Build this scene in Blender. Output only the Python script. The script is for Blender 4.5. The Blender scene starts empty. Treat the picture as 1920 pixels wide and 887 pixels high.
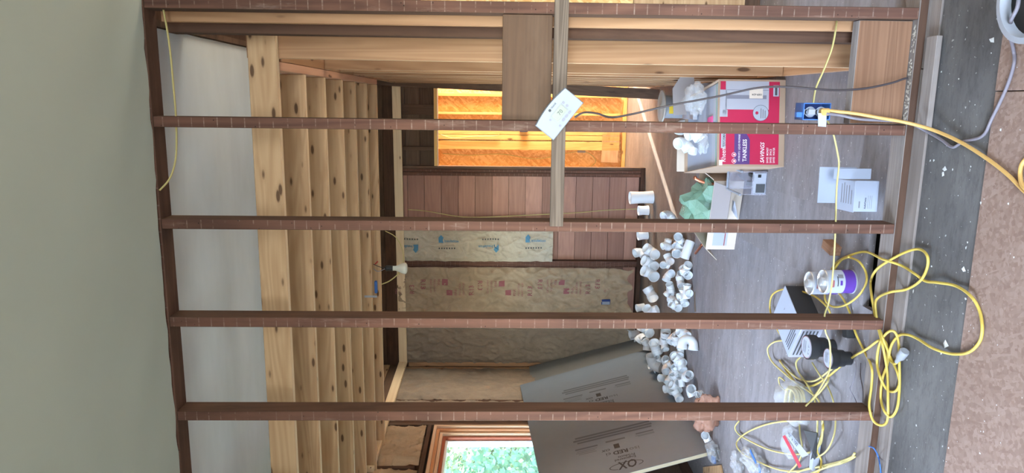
import bpy, bmesh, math, random
from mathutils import Vector, Matrix, noise
random.seed(7)
V = Vector
scene = bpy.context.scene
COL = scene.collection

# ------------------------------------------------------------------ camera
F_PX = 1330.0
YAW, PITCH, ROLL = math.radians(10.8), math.radians(-1.5), math.radians(-0.4)
CAM = V((0, 0, 1.66))
fwd = V((-math.sin(YAW)*math.cos(PITCH), math.cos(YAW)*math.cos(PITCH), math.sin(PITCH)))
rgt = fwd.cross(V((0, 0, 1))).normalized()
upv = rgt.cross(fwd)
# the photograph is a portrait shot lying on its side: picture-right is down in the room
IX = (-upv)*math.cos(ROLL) - rgt*math.sin(ROLL)
IU = rgt*math.cos(ROLL) + (-upv)*math.sin(ROLL)
cd = bpy.data.cameras.new('camera'); cam = bpy.data.objects.new('camera', cd); COL.objects.link(cam)
cam.matrix_world = Matrix(((IX.x, IU.x, -fwd.x, CAM.x), (IX.y, IU.y, -fwd.y, CAM.y), (IX.z, IU.z, -fwd.z, CAM.z), (0, 0, 0, 1)))
cd.sensor_fit = 'HORIZONTAL'; cd.sensor_width = 36.0; cd.lens = 36.0*F_PX/1920.0; cd.clip_start = 0.02
scene.camera = cam
def ray(x, y): return fwd + IX*((x-960)/F_PX) + IU*((443.5-y)/F_PX)
def onY(x, y, Y): d = ray(x, y); return CAM + d*(Y/d.y)
def onZ(x, y, z=0.0): d = ray(x, y); return CAM + d*((z-CAM.z)/d.z)
def onX(x, y, X): d = ray(x, y); return CAM + d*(X/d.x)

# ------------------------------------------------------------------ light
scene.view_settings.view_transform = 'Standard'
scene.view_settings.look = 'None'
scene.view_settings.gamma = 1.0
scene.view_settings.use_curve_mapping = False
scene.view_settings.exposure = 0.66
w = bpy.data.worlds.new('sky'); scene.world = w; w.use_nodes = True
nt = w.node_tree; bg = nt.nodes['Background']
sky = nt.nodes.new('ShaderNodeTexSky'); sky.sky_type = 'NISHITA'
sky.sun_disc = False; sky.sun_elevation = math.radians(32); sky.sun_rotation = math.radians(35)
nt.links.new(sky.outputs[0], bg.inputs[0]); bg.inputs[1].default_value = 3.2

def light(name, kind, energy, color, loc, direction, size=(1, 1), **kw):
    ld = bpy.data.lights.new(name, kind); ld.energy = energy; ld.color = color
    if kind == 'AREA':
        ld.shape = 'RECTANGLE'; ld.size, ld.size_y = size
    for k, v in kw.items(): setattr(ld, k, v)
    o = bpy.data.objects.new(name, ld); COL.objects.link(o); o.location = loc
    o.rotation_euler = V(direction).to_track_quat('-Z', 'Y').to_euler()
    return o
S0 = onZ(1187, 154); S1 = onZ(1265, 408)
sd = (S1-S0); sd.z = 0; sd.normalize()
SUN_EL = math.radians(30)
SUN = V((sd.x*math.cos(SUN_EL), sd.y*math.cos(SUN_EL), -math.sin(SUN_EL)))
light('sun', 'SUN', 10.0, (1.0, 0.93, 0.82), (5, 12, 8), SUN, angle=math.radians(0.6))
SP = math.radians(125)
light('daylight_left_window', 'AREA', 64, (0.78, 0.88, 1.0), (-3.02, 0.75, 1.60), (1, 0.30, -0.95), (1.5, 1.3), spread=SP)
light('daylight_rear_window', 'AREA', 60, (0.84, 0.92, 1.0), (0.4, -2.55, 1.85), (0, 1, -0.40), (2.4, 1.2), spread=math.radians(95))
light('added_side_fill', 'AREA', 33, (0.74, 0.86, 1.0), (-2.98, 3.75, 1.70), (1, 0.25, -1.0), (0.9, 1.0), spread=SP)  # added fill lamp at an unseen opening, brightens the rear room
light('daylight_hall_window', 'AREA', 270, (1.0, 0.91, 0.76), (2.40, 8.45, 1.5), (-1, 0, -0.05), (0.8, 1.6))
light('daylight_closet_window', 'AREA', 22, (1.0, 0.93, 0.80), (2.55, 4.0, 1.6), (-1, 0, 0), (0.8, 1.2))

# ------------------------------------------------------------------ materials
def lin(c): c /= 255.0; return c/12.92 if c <= 0.04045 else ((c+0.055)/1.055)**2.4
def C3(r, g, b): return (lin(r), lin(g), lin(b), 1.0)
class Mat:
    def __init__(s, name):
        s.m = bpy.data.materials.new(name); s.m.use_nodes = True
        s.nt = s.m.node_tree; s.b = s.nt.nodes['Principled BSDF']; s._v = None
    def n(s, t, **kw):
        x = s.nt.nodes.new(t)
        for k, v in kw.items():
            if k.startswith('i_'):
                key = k[2:]; x.inputs[int(key) if key.isdigit() else key].default_value = v
            else: setattr(x, k, v)
        return x
    def l(s, a, b): s.nt.links.new(a, b)
    def vec(s):
        if s._v is None:
            tc = s.n('ShaderNodeTexCoord'); oi = s.n('ShaderNodeObjectInfo')
            mu = s.n('ShaderNodeVectorMath', operation='SCALE'); mu.inputs[0].default_value = (31, 17, 23)
            s.l(oi.outputs['Random'], mu.inputs['Scale'])
            ad = s.n('ShaderNodeVectorMath', operation='ADD')
            s.l(tc.outputs['Object'], ad.inputs[0]); s.l(mu.outputs[0], ad.inputs[1]); s._v = ad.outputs[0]; s.oi = oi; s.tc = tc
        return s._v
    def mapped(s, sc, rot=(0, 0, 0), tex=False):
        mp = s.n('ShaderNodeMapping')
        if tex: mp.vector_type = 'TEXTURE'; sc = tuple(1.0/q for q in sc)
        mp.inputs['Scale'].default_value = sc; mp.inputs['Rotation'].default_value = rot
        s.l(s.vec(), mp.inputs['Vector']); return mp.outputs[0]
    def noise(s, sc, scale=1.0, detail=4, rough=0.6, dist=0.0, rot=(0, 0, 0)):
        x = s.n('ShaderNodeTexNoise'); x.inputs['Scale'].default_value = scale; x.inputs['Detail'].default_value = detail
        x.inputs['Roughness'].default_value = rough; x.inputs['Distortion'].default_value = dist
        s.l(s.mapped(sc, rot), x.inputs['Vector']); return x.outputs['Fac']
    def math(s, op, a, b=None, clamp=False):
        x = s.n('ShaderNodeMath', operation=op); x.use_clamp = clamp
        for i, q in enumerate((a, b)):
            if q is None: continue
            if isinstance(q, (int, float)): x.inputs[i].default_value = q
            else: s.l(q, x.inputs[i])
        return x.outputs[0]
    def step(s, f, a, b):
        x = s.n('ShaderNodeMapRange'); x.inputs['From Min'].default_value = a; x.inputs['From Max'].default_value = b
        s.l(f, x.inputs['Value']); return x.outputs[0]
    def mix(s, f, a, b, mode='MIX'):
        x = s.n('ShaderNodeMix', data_type='RGBA', blend_type=mode)
        for sock, q in ((x.inputs[0], f), (x.inputs[6], a), (x.inputs[7], b)):
            if isinstance(q, (int, float)): sock.default_value = q
            elif isinstance(q, tuple): sock.default_value = q
            else: s.l(q, sock)
        return x.outputs[2]
    def out(s, col, rough=0.7, bump=None, bs=0.2, bd=0.002, spec=0.3):
        if isinstance(col, tuple): s.b.inputs['Base Color'].default_value = col
        else: s.l(col, s.b.inputs['Base Color'])
        s.b.inputs['Roughness'].default_value = rough; s.b.inputs['Specular IOR Level'].default_value = spec
        if bump is not None:
            x = s.n('ShaderNodeBump'); x.inputs['Strength'].default_value = bs; x.inputs['Distance'].default_value = bd
            s.l(bump, x.inputs['Height']); s.l(x.outputs[0], s.b.inputs['Normal'])
        return s.m
def plain(name, col, rough=0.5, var=0.08, spec=0.4, metal=0.0):
    m = Mat(name); f = m.noise((9, 9, 9))
    dk = tuple(c*(1-2*var) for c in col[:3])+(1,)
    m.b.inputs['Metallic'].default_value = metal
    return m.out(m.mix(f, col, dk), rough, spec=spec)
def wood(name, base, dark, grain=1.0, rough=0.75, knots=0.0, tint=0.15, rings=0.45, marks=None, blotch=None, holes=False):
    m = Mat(name)
    fib = m.noise((1.5, 60*grain, 60*grain), 1, 3, 0.6)
    ringn = m.noise((0.35, 6*grain, 6*grain), 1, 2, 0.5, 0.6)
    ring = m.math('ABSOLUTE', m.math('SINE', m.math('MULTIPLY', ringn, 42.0)))
    ring = m.math('POWER', ring, 2.0)
    f = m.math('ADD', m.math('MULTIPLY', m.step(fib, 0.3, 0.75), 0.45), m.math('MULTIPLY', ring, rings), clamp=True)
    col = m.mix(f, base, dark)
    m.vec()
    col = m.mix(tint, col, m.mix(m.oi.outputs['Random'], (0.02, 0.015, 0.01, 1), tuple(min(1, c*1.6) for c in base[:3])+(1,)))
    if blotch:
        bl = m.step(m.noise((2.2, 7, 7), 1, 5, 0.65), 0.48, 0.68)
        col = m.mix(m.math('MULTIPLY', bl, blotch[1]), col, blotch[0])
    if knots:
        vo = m.n('ShaderNodeTexVoronoi'); vo.inputs['Scale'].default_value = 1.0
        m.l(m.mapped((6, 19, 19) if knots >= 1 else (3.4, 11, 11)), vo.inputs['Vector'])
        k = m.step(vo.outputs['Distance'], 0.20*knots, 0.13*knots)
        halo = m.step(vo.outputs['Distance'], 0.36*knots, 0.18*knots)
        col = m.mix(m.math('MULTIPLY', halo, 0.35), col, dark)
        col = m.mix(m.math('MULTIPLY', k, 0.85), col, C3(74, 46, 28))
    if marks:
        sx = m.n('ShaderNodeSeparateXYZ'); m.l(m.vec(), sx.inputs[0])
        wob = m.math('MULTIPLY', m.noise((2.5, 0.0, 0.0), 1, 2), 2.2)
        fr = m.math('FRACT', m.math('ADD', m.math('MULTIPLY', sx.outputs[0], 19.0), wob))
        st = m.math('LESS_THAN', fr, 0.08)
        st = m.math('MULTIPLY', st, m.step(m.noise((4, 30, 30), 1, 4, 0.7), 0.42, 0.68))
        col = m.mix(m.math('MULTIPLY', st, 0.5), col, marks)
        du = m.step(m.noise((3, 16, 16), 1, 5, 0.7), 0.58, 0.75)
        col = m.mix(m.math('MULTIPLY', du, 0.35), col, marks)
    if holes:
        vo = m.n('ShaderNodeTexVoronoi'); vo.inputs['Scale'].default_value = 30.0
        m.l(m.vec(), vo.inputs['Vector'])
        col = m.mix(m.math('MULTIPLY', m.step(vo.outputs['Distance'], 0.09, 0.05), 0.85), col, (0.01, 0.008, 0.006, 1))
    return m.out(col, rough, f, 0.25, 0.0015, 0.25)
def osb(name, a, b, c, scale=1.0):
    m = Mat(name); g = m.noise((5, 5, 5), scale, 3); col = m.mix(g, a, b); h = None
    for rot, sc in (((0, .5, .4), (9, 60, 60)), ((.3, -.7, -.5), (60, 50, 10)), ((0, 1.2, .9), (10, 55, 60)), ((.5, .1, 2.0), (11, 60, 50)), ((0, 2.3, -.2), (9, 45, 55))):
        vo = m.n('ShaderNodeTexVoronoi'); vo.inputs['Scale'].default_value = scale; vo.inputs['Randomness'].default_value = 1
        m.l(m.mapped(sc, rot, True), vo.inputs['Vector'])
        sp = m.n('ShaderNodeSeparateColor'); m.l(vo.outputs['Color'], sp.inputs[0])
        msk = m.math('GREATER_THAN', sp.outputs[1], 0.55)
        col = m.mix(m.math('MULTIPLY', msk, 0.85), col, m.mix(sp.outputs[0], b, c)); h = sp.outputs[0]
    return m.out(col, 0.75, h, 0.2, 0.002, 0.25)
def ply(name, a, b, dirt, specks=0.5, stretch=(2, 9, 9)):
    m = Mat(name)
    f = m.noise(stretch, 1, 6, 0.65, 0.4); g = m.step(m.noise((1.3, 1.6, 2), 1, 5, 0.6), 0.38, 0.66)
    h = m.step(m.noise((14, 46, 30), 1, 6, 0.78), 0.48, 0.70); s = m.step(m.noise((60, 60, 60), 1, 2, 0.5), 0.70, 0.74)
    col = m.mix(m.step(f, 0.3, 0.7), a, b); col = m.mix(m.math('MULTIPLY', g, 0.75), col, dirt)
    col = m.mix(m.math('MULTIPLY', h, 0.42), col, tuple(q*0.45 for q in dirt[:3])+(1,))
    col = m.mix(m.math('MULTIPLY', s, specks), col, C3(205, 203, 200))
    return m.out(col, 0.8, f, 0.2, 0.002, 0.25)

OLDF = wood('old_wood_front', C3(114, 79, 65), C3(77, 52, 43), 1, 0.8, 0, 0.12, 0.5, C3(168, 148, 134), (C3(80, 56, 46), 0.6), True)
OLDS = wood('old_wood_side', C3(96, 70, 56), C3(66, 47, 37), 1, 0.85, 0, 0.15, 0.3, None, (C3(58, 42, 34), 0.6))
OLDD = wood('old_wood_dark', C3(112, 88, 72), C3(76, 58, 48), 1, 0.9, 0, 0.15, 0.3, None, (C3(52, 40, 34), 0.6))
NEWJ = wood('new_pine', C3(206, 172, 134), C3(172, 134, 96), 0.8, 0.6, 1.0, 0.08, 0.4)
NEWE = wood('pale_pine_and_lit_edge', C3(234, 210, 174), C3(214, 184, 146), 0.8, 0.6, 0.4, 0.05, 0.3)  # pale batten pine; its tone also paints light onto joist and stud edges
NEWS = wood('new_fir', C3(178, 138, 103), C3(146, 105, 73), 0.7, 0.6, 0.75, 0.08, 0.42)
PINK = wood('new_plate_pine', C3(222, 176, 148), C3(190, 140, 110), 0.8, 0.6, 0.6, 0.08, 0.3)
BLOCK = wood('block_wood', C3(140, 104, 80), C3(110, 79, 59), 1.4, 0.75, 0.5, 0.05, 0.4, None, (C3(120, 84, 62), 0.4))
PANEL = wood('brown_panel_wood', C3(100, 75, 57), C3(76, 56, 43), 1.2, 0.7, 0, 0.05, 0.3, None, (C3(116, 94, 76), 0.35))
STRIP = wood('weathered_strip_wood', C3(122, 107, 95), C3(82, 69, 60), 2.2, 0.85, 0, 0.05, 0.6)
SIDE = wood('red_sheathing_wood', C3(186, 142, 124), C3(152, 108, 94), 0.8, 0.8, 0, 0.30, 0.3, None, (C3(140, 104, 98), 0.4))
SIDED = wood('dark_sheathing_wood', C3(122, 98, 80), C3(84, 66, 55), 0.8, 0.9, 0.4, 0.25, 0.3)
GREYW = wood('grey_dusty_wood', C3(138, 128, 122), C3(104, 93, 87), 1, 0.9, 0, 0.08, 0.25, None, (C3(152, 144, 140), 0.6))
FARP = wood('hall_pine', C3(240, 200, 130), C3(214, 160, 86), 0.8, 0.6, 0.7, 0.06, 0.35)
OSBW = osb('osb_wall', C3(232, 188, 132), C3(210, 158, 100), C3(246, 214, 158), 0.8)
OSBF = osb('osb_floor', C3(136, 111, 98), C3(123, 99, 87), C3(147, 125, 113), 1.6)
PLYG = ply('grey_plywood', C3(146, 142, 146), C3(117, 113, 117), C3(126, 119, 118), 0.6, (1.8, 9, 9))
PLYT = ply('tan_floor_boards', C3(146, 135, 126), C3(122, 112, 104), C3(104, 94, 88), 0.25, (2, 8, 8))
PLYD = ply('dark_stained_plywood', C3(112, 109, 107), C3(88, 85, 84), C3(68, 65, 65), 0.5, (2.5, 6, 8))
WHITE_D = Mat('drywall_white'); _g = WHITE_D.step(WHITE_D.noise((0.8, 2.2, 1), 1, 4), 0.35, 0.7)
WHITE_D = WHITE_D.out(WHITE_D.mix(_g, C3(222, 231, 234), C3(202, 211, 214)), 0.85)
CEILP = Mat('ceiling_paint'); _g = CEILP.noise((1.5, 1.5, 1.5), 1, 5)
CEILP = CEILP.out(CEILP.mix(_g, C3(184, 192, 180), C3(172, 180, 168)), 0.85, CEILP.noise((60, 60, 60)), 0.1, 0.001)
GYP = plain('gypsum_edge', C3(196, 186, 172), 0.95, 0.2)
def kraftmat(name, a, b):
    m = Mat(name); f = m.noise((5, 5, 3), 1, 6, 0.7, 0.8); g = m.noise((160, 160, 160), 1, 2)
    col = m.mix(m.step(f, 0.35, 0.7), a, b); col = m.mix(m.math('MULTIPLY', m.step(g, 0.5, 0.7), 0.25), col, tuple(q*0.5 for q in b[:3])+(1,))
    return m.out(col, 0.8, f, 0.9, 0.012)
KRAFT_P = kraftmat('pale_kraft', C3(196, 184, 164), C3(178, 166, 146))
KRAFT_B = kraftmat('brown_kraft', C3(178, 156, 130), C3(152, 132, 108))
KRAFT_D = kraftmat('old_kraft', C3(150, 134, 116), C3(126, 112, 98))
INK_R = plain('red_ink', C3(156, 96, 98), 0.8); INK_B = plain('blue_ink', C3(88, 138, 168), 0.8)
INK_G = plain('grey_ink', C3(128, 126, 130), 0.8); INK_K = plain('black_ink', C3(38, 38, 42), 0.7)
INK_D = plain('dark_grey_ink', C3(78, 80, 84), 0.8); INK_W = plain('white_ink', C3(236, 226, 232), 0.6)
PVC = plain('white_pvc', C3(232, 236, 240), 0.28, 0.015, 0.5)
PVCG = plain('grey_white_pvc', C3(196, 192, 190), 0.35, 0.03, 0.5)
COPPER = plain('copper', C3(196, 120, 92), 0.3, 0.1, 0.5, 0.9)
CARD = plain('cardboard', C3(176, 150, 128), 0.85, 0.06); CARDG = plain('grey_cardboard', C3(150, 142, 142), 0.85, 0.05)
CARDL = plain('pale_cardboard', C3(206, 192, 178), 0.85, 0.05)
PAPER = plain('white_card', C3(160, 167, 183), 0.6, 0.02); PAPERL = plain('white_label', C3(168, 173, 186), 0.55, 0.02)
RED = plain('carton_red_print', C3(190, 34, 76), 0.45, 0.06); PURP = plain('carton_purple_print', C3(92, 60, 120), 0.45, 0.05)
SILV = plain('carton_grey_print', C3(178, 178, 190), 0.45, 0.05); SILVD = plain('carton_dark_grey_print', C3(134, 132, 146), 0.45, 0.05)
BOARD = plain('grey_foil_board', C3(106, 117, 129), 0.5, 0.07, 0.35); BOARD2 = plain('dull_grey_board', C3(122, 123, 122), 0.6, 0.09, 0.3)
FOAM = plain('cream_foam', C3(216, 206, 176), 0.9, 0.08)
YCORD = plain('yellow_cord', C3(200, 174, 82), 0.45, 0.08); YNM = plain('pale_yellow_cable', C3(200, 186, 122), 0.45, 0.06)
OCORD = plain('orange_yellow_cord', C3(206, 164, 96), 0.45, 0.06)
GCORD = plain('grey_cord', C3(122, 116, 124), 0.5, 0.05); DCORD = plain('dark_cord', C3(74, 66, 68), 0.5, 0.08)
BLUEP = plain('blue_plastic', C3(64, 110, 178), 0.4, 0.05); BLUED = plain('dark_blue_plastic', C3(40, 62, 120), 0.45, 0.05)
BLACKP = plain('black_plastic', C3(46, 46, 48), 0.45, 0.08); WHITEP = plain('white_plastic', C3(142, 149, 162), 0.35, 0.02)
GREYP = plain('grey_plastic', C3(150, 152, 158), 0.4, 0.05); TIN = plain('tin', C3(196, 196, 198), 0.38, 0.03, 0.5, 0.6)
VIOLET = plain('violet_print', C3(92, 58, 150), 0.4, 0.05); LCD = plain('lcd', C3(146, 156, 142), 0.2, 0.05)
CEDAR = wood('window_cedar', C3(206, 150, 106), C3(170, 106, 68), 0.8, 0.5, 0, 0.05, 0.4)
CEDARL = wood('window_pale_wood', C3(224, 190, 160), C3(198, 156, 124), 0.8, 0.55, 0, 0.05, 0.3)
REDBR = wood('window_red_wood', C3(168, 88, 58), C3(132, 62, 42), 0.8, 0.5, 0, 0.05, 0.3)
VINYL = plain('window_white_vinyl', C3(236, 238, 238), 0.4, 0.02)
YTAB = plain('yellow_card', C3(232, 196, 56), 0.6, 0.03)
SOIL = plain('crawlspace_dark', C3(36, 32, 30), 1.0, 0.2); GRASS = plain('grass', C3(58, 78, 42), 0.95, 0.2)
LEAF = plain('leaf_green', C3(104, 150, 116), 0.7, 0.15); LEAF2 = plain('leaf_pale', C3(140, 164, 104), 0.7, 0.15)
BARK = plain('bark', C3(110, 92, 76), 0.95, 0.2); STUCCO = plain('front_room_paint', C3(202, 200, 188), 0.9, 0.03)
def clear(name, col, alpha, rough=0.12):
    m = Mat(name); m.b.inputs['Alpha'].default_value = alpha
    return m.out(col, rough, m.noise((22, 22, 22), 1, 4, 0.65, 1.5), 1.0, 0.012, 0.8)
CLEAR = clear('clear_plastic', C3(226, 230, 236), 0.30); CLEARO = clear('pink_film', C3(206, 156, 134), 0.55)
CLEARG = clear('green_film', C3(138, 180, 156), 0.62, 0.2); BINP = clear('bin_plastic', C3(204, 206, 226), 0.26, 0.2)
GLASS = Mat('window_glass'); GLASS.b.inputs['Alpha'].default_value = 0.12; GLASS = GLASS.out(C3(225, 240, 240), 0.03, None, spec=0.8)
BULB = plain('bulb_glass', C3(232, 236, 226), 0.2, 0.01, 0.6)

# ------------------------------------------------------------------ helpers
WM = {}
def put(o, W, parent=None):
    COL.objects.link(o)
    WM[o.name] = W.copy()
    if parent is not None:
        o.parent = parent; o.matrix_basis = WM[parent.name].inverted() @ W
    else: o.matrix_basis = W
    return o
def ob(name, me, W=None, parent=None, mats=None):
    if mats is not None and not me.materials:
        for m in (mats if isinstance(mats, (list, tuple)) else [mats]): me.materials.append(m)
    return put(bpy.data.objects.new(name, me), W or Matrix(), parent)
def tag(o, label, cat=None, group=None, kind=None):
    if label: o['label'] = label
    if cat: o['category'] = cat
    if group: o['group'] = group
    if kind: o['kind'] = kind
    return o
def empty(name, loc, label=None, cat=None, group=None, kind=None):
    o = bpy.data.objects.new(name, None); o.empty_display_size = 0.05
    put(o, Matrix.Translation(V(loc))); return tag(o, label, cat, group, kind)
def mesh(name, verts, faces, smooth=False):
    me = bpy.data.meshes.new(name); me.from_pydata([tuple(v) for v in verts], [], faces); me.update()
    if smooth: me.polygons.foreach_set('use_smooth', [True]*len(me.polygons))
    return me
def frame(o, x, y):
    x = V(x).normalized(); y = V(y); y = (y - x*y.dot(x)).normalized(); z = x.cross(y); o = V(o)
    return Matrix(((x.x, y.x, z.x, o.x), (x.y, y.y, z.y, o.y), (x.z, y.z, z.z, o.z), (0, 0, 0, 1)))
_bc = {}
def boxme(sx, sy, sz, mats, bev=0.0015, fs=None):
    key = (round(sx, 4), round(sy, 4), round(sz, 4), tuple(m.name for m in mats), bev, fs)
    if key in _bc: return _bc[key]
    bm = bmesh.new(); bmesh.ops.create_cube(bm, size=1)
    bmesh.ops.scale(bm, vec=(sx, sy, sz), verts=bm.verts)
    if bev: bmesh.ops.bevel(bm, geom=bm.edges[:], offset=min(bev, sx*.3, sy*.3, sz*.3), segments=1, affect='EDGES')
    me = bpy.data.meshes.new('piece'); 
    for m in mats: me.materials.append(m)
    bm.normal_update()
    if fs:
        ax = 'xyz'.index(fs[1]); sg = 1 if fs[0] == '+' else -1
        for f in bm.faces:
            if f.normal[ax]*sg > 0.8: f.material_index = 1
    bm.to_mesh(me); bm.free(); _bc[key] = me; return me
def beam(name, p0, p1, wd, w, t, mat, parent=None, fmat=None, fs=None, bev=0.002):
    """a board from p0 to p1 (centre line), w wide along wd, t thick"""
    p0, p1 = V(p0), V(p1); W = frame((p0+p1)/2, p1-p0, wd)
    return ob(name, boxme((p1-p0).length, w, t, [mat]+([fmat] if fmat else []), bev, fs), W, parent)
def abox(name, x0, x1, y0, y1, z0, z1, mat, parent=None, g='z', fmat=None, bev=0.002):
    c = V(((x0+x1)/2, (y0+y1)/2, (z0+z1)/2)); dx, dy, dz = x1-x0, y1-y0, z1-z0
    if g == 'z': W = frame(c, (0, 0, 1), (1, 0, 0)); d = (dz, dx, dy); fs = '-z'     # local z = +Y
    elif g == 'x': W = frame(c, (1, 0, 0), (0, 0, 1)); d = (dx, dz, dy); fs = '+z'   # local z = -Y
    else: W = frame(c, (0, 1, 0), (1, 0, 0)); d = (dy, dx, dz); fs = '-x'
    return ob(name, boxme(*d, [mat]+([fmat] if fmat else []), bev, fs if fmat else None), W, parent)
def smoothpath(pts, sub=8, closed=False):
    out = []; n = len(pts)
    for i in range(n-1):
        p0 = pts[max(i-1, 0)]; p1 = pts[i]; p2 = pts[i+1]; p3 = pts[min(i+2, n-1)]
        for k in range(sub):
            t = k/sub; t2, t3 = t*t, t*t*t
            out.append(0.5*((2*p1)+(p2-p0)*t+(2*p0-5*p1+4*p2-p3)*t2+(3*p1-p0-3*p2+p3)*t3))
    out.append(pts[-1]); return out
def tube(pts, r, seg=8, radii=None, caps=True, flat=1.0):
    vs, fc = [], []; n = len(pts); up = V((0, 0, 1)); prev = None
    for i, p in enumerate(pts):
        t = (pts[min(i+1, n-1)]-pts[max(i-1, 0)])
        if t.length < 1e-9: t = V((1, 0, 0))
        t.normalize()
        if prev is None: a = t.cross(up if abs(t.z) < 0.9 else V((1, 0, 0))).normalized()
        else:
            a = prev - t*prev.dot(t)
            a = a.normalized() if a.length > 1e-6 else t.orthogonal().normalized()
        prev = a; b = t.cross(a); rr = radii[i] if radii else r
        for k in range(seg):
            th = 2*math.pi*k/seg; vs.append(p + a*(math.cos(th)*rr) + b*(math.sin(th)*rr*flat))
    for i in range(n-1):
        for k in range(seg):
            k2 = (k+1) % seg; fc.append((i*seg+k, i*seg+k2, (i+1)*seg+k2, (i+1)*seg+k))
    if caps: fc.append(tuple(range(seg))[::-1]); fc.append(tuple((n-1)*seg+k for k in range(seg)))
    return vs, fc
def cord(name, pts, r, mat, label, cat='cable', parent=None, sub=8, group=None, flat=1.0):
    pts = smoothpath([V(p) for p in pts], sub); o0 = pts[0].copy()
    vs, fc = tube([p-o0 for p in pts], r, 8, flat=flat)
    o = ob(name, mesh(name, vs, fc, True), Matrix.Translation(o0), parent, mat)
    if label: tag(o, label, cat, group)
    return o
def lathe(prof, seg=24):
    """profile [(r,z)] -> verts, faces about z"""
    vs, fc = [], []
    for r, z in prof:
        for k in range(seg): th = 2*math.pi*k/seg; vs.append(V((r*math.cos(th), r*math.sin(th), z)))
    for i in range(len(prof)-1):
        for k in range(seg): k2 = (k+1) % seg; fc.append((i*seg+k, i*seg+k2, (i+1)*seg+k2, (i+1)*seg+k))
    return vs, fc
def lath(name, prof, mat, W, parent=None, seg=24, smooth=True):
    vs, fc = lathe(prof, seg); me = mesh(name, vs, fc, False)
    o = ob(name, me, W, parent, mat)
    if smooth:
        me.polygons.foreach_set('use_smooth', [True]*len(me.polygons))
        try: me.set_sharp_from_angle(angle=math.radians(40))
        except Exception: pass
    return o
def flat(name, W, pts2, mat, parent, h=0.0):
    """flat print polygon in the local xy of W"""
    return ob(name, mesh(name, [V((x, y, h)) for x, y in pts2], [tuple(range(len(pts2)))]), W, parent, mat)
def rect(name, W, x0, y0, x1, y1, mat, parent, h=0.0):
    return flat(name, W, [(x0, y0), (x1, y0), (x1, y1), (x0, y1)], mat, parent, h)
def disc(name, W, x, y, r, mat, parent, h=0.0, n=20):
    return flat(name, W, [(x+r*math.cos(2*math.pi*k/n), y+r*math.sin(2*math.pi*k/n)) for k in range(n)], mat, parent, h)
_tc = {}
def text(body, size, mat, W, parent, x=0, y=0, h=0.0, rot=0.0, sx=1.0, bold=0.0, shear=0.0, surf=None, name='lettering'):
    key = (body, size, bold, shear, mat.name, sx)
    me = _tc.get(key)
    if me is None:
        cu = bpy.data.curves.new('txt', 'FONT'); cu.body = body; cu.size = size; cu.offset = bold*size; cu.shear = shear; cu.resolution_u = 2
        o = bpy.data.objects.new('txt', cu); COL.objects.link(o)
        dg = bpy.context.evaluated_depsgraph_get()
        me = bpy.data.meshes.new_from_object(o.evaluated_get(dg)); bpy.data.objects.remove(o); bpy.data.curves.remove(cu)
        me.materials.clear(); me.materials.append(mat)
        for v in me.vertices: v.co.x *= sx
        _tc[key] = me
    M_ = W @ Matrix.Translation((x, y, h)) @ Matrix.Rotation(rot, 4, 'Z')
    if surf:
        me = me.copy()
        for v in me.vertices: v.co = M_ @ v.co; v.co = surf(v.co)
        return ob(name, me, Matrix(), parent)
    return ob(name, me, M_, parent)
def crumple(name, W, size, mat, parent=None, amp=0.25, freq=2.5, seed=0, sub=4, flatbot=True, sharp=False):
    bm = bmesh.new(); bmesh.ops.create_icosphere(bm, subdivisions=sub, radius=1.0)
    for v in bm.verts:
        d = v.co.copy(); o_ = V((seed*7.1, seed*3.3, 1))
        n = 0.8*noise.noise(d*freq*.6+o_)+0.75*(0.35-abs(noise.noise(d*freq*1.1+o_)))+0.40*(0.3-abs(noise.noise(d*freq*2.3-o_)))+0.10*(0.3-abs(noise.noise(d*freq*5-o_)))
        v.co = d*(0.88+amp*n)
        v.co = V((v.co.x*size[0], v.co.y*size[1], v.co.z*size[2]))
    cut = -size[2]*0.62 if flatbot else min(v.co.z for v in bm.verts)
    for v in bm.verts: v.co.z = max(v.co.z, cut) - cut
    me = bpy.data.meshes.new(name); bm.to_mesh(me); bm.free()
    me.polygons.foreach_set('use_smooth', [not sharp]*len(me.polygons))
    return ob(name, me, W, parent, mat)
T = Matrix.Translation
def RZ(a): return Matrix.Rotation(math.radians(a), 4, 'Z')

# ================================================================== SETTING
D = 2.79                      # front face of the bare stud wall
XL, YB, XR = -2.99, 7.75, 2.7 # left wall face, back wall stud face, far right
# ---- floor
floor = empty('floor', (0, 0, 0), 'grey stained plywood, board and strand board floor', None, None, 'structure')
def slab(name, x0, x1, y0, y1, z0, z1, mat, parent, bev=0.0):
    return ob(name, boxme(x1-x0, y1-y0, z1-z0, [mat], bev), T(((x0+x1)/2, (y0+y1)/2, (z0+z1)/2)), parent)
slab('osb_sheet', -3.1, 0.05, -2.6, 2.355, -0.03, 0.004, OSBF, floor, 0.002)
slab('osb_sheet', 0.053, 3.0, -2.6, 2.358, -0.03, 0.004, OSBF, floor, 0.002)
slab('dark_plywood_sheet', -3.1, 3.0, 2.36, 2.703, -0.03, -0.002, PLYD, floor, 0.001)
slab('threshold_board', -3.1, 0.14, 2.705, D-0.001, -0.03, 0.006, GREYW, floor, 0.002)
slab('threshold_board', 0.143, 3.0, 2.705, D-0.001, -0.03, 0.004, GREYW, floor, 0.002)
GX0, GX1, GY = -0.885, -0.50, 3.035       # gap in the boards behind the bottom plate
slab('plywood_sheet', -3.1, GX0, 2.895, 5.78, -0.03, 0.0, PLYG, floor)
slab('plywood_sheet', GX0, GX1, GY, 5.78, -0.03, 0.0, PLYG, floor)
slab('plywood_sheet', GX1, XR, 2.895, 5.78, -0.03, 0.0, PLYG, floor)
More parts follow.
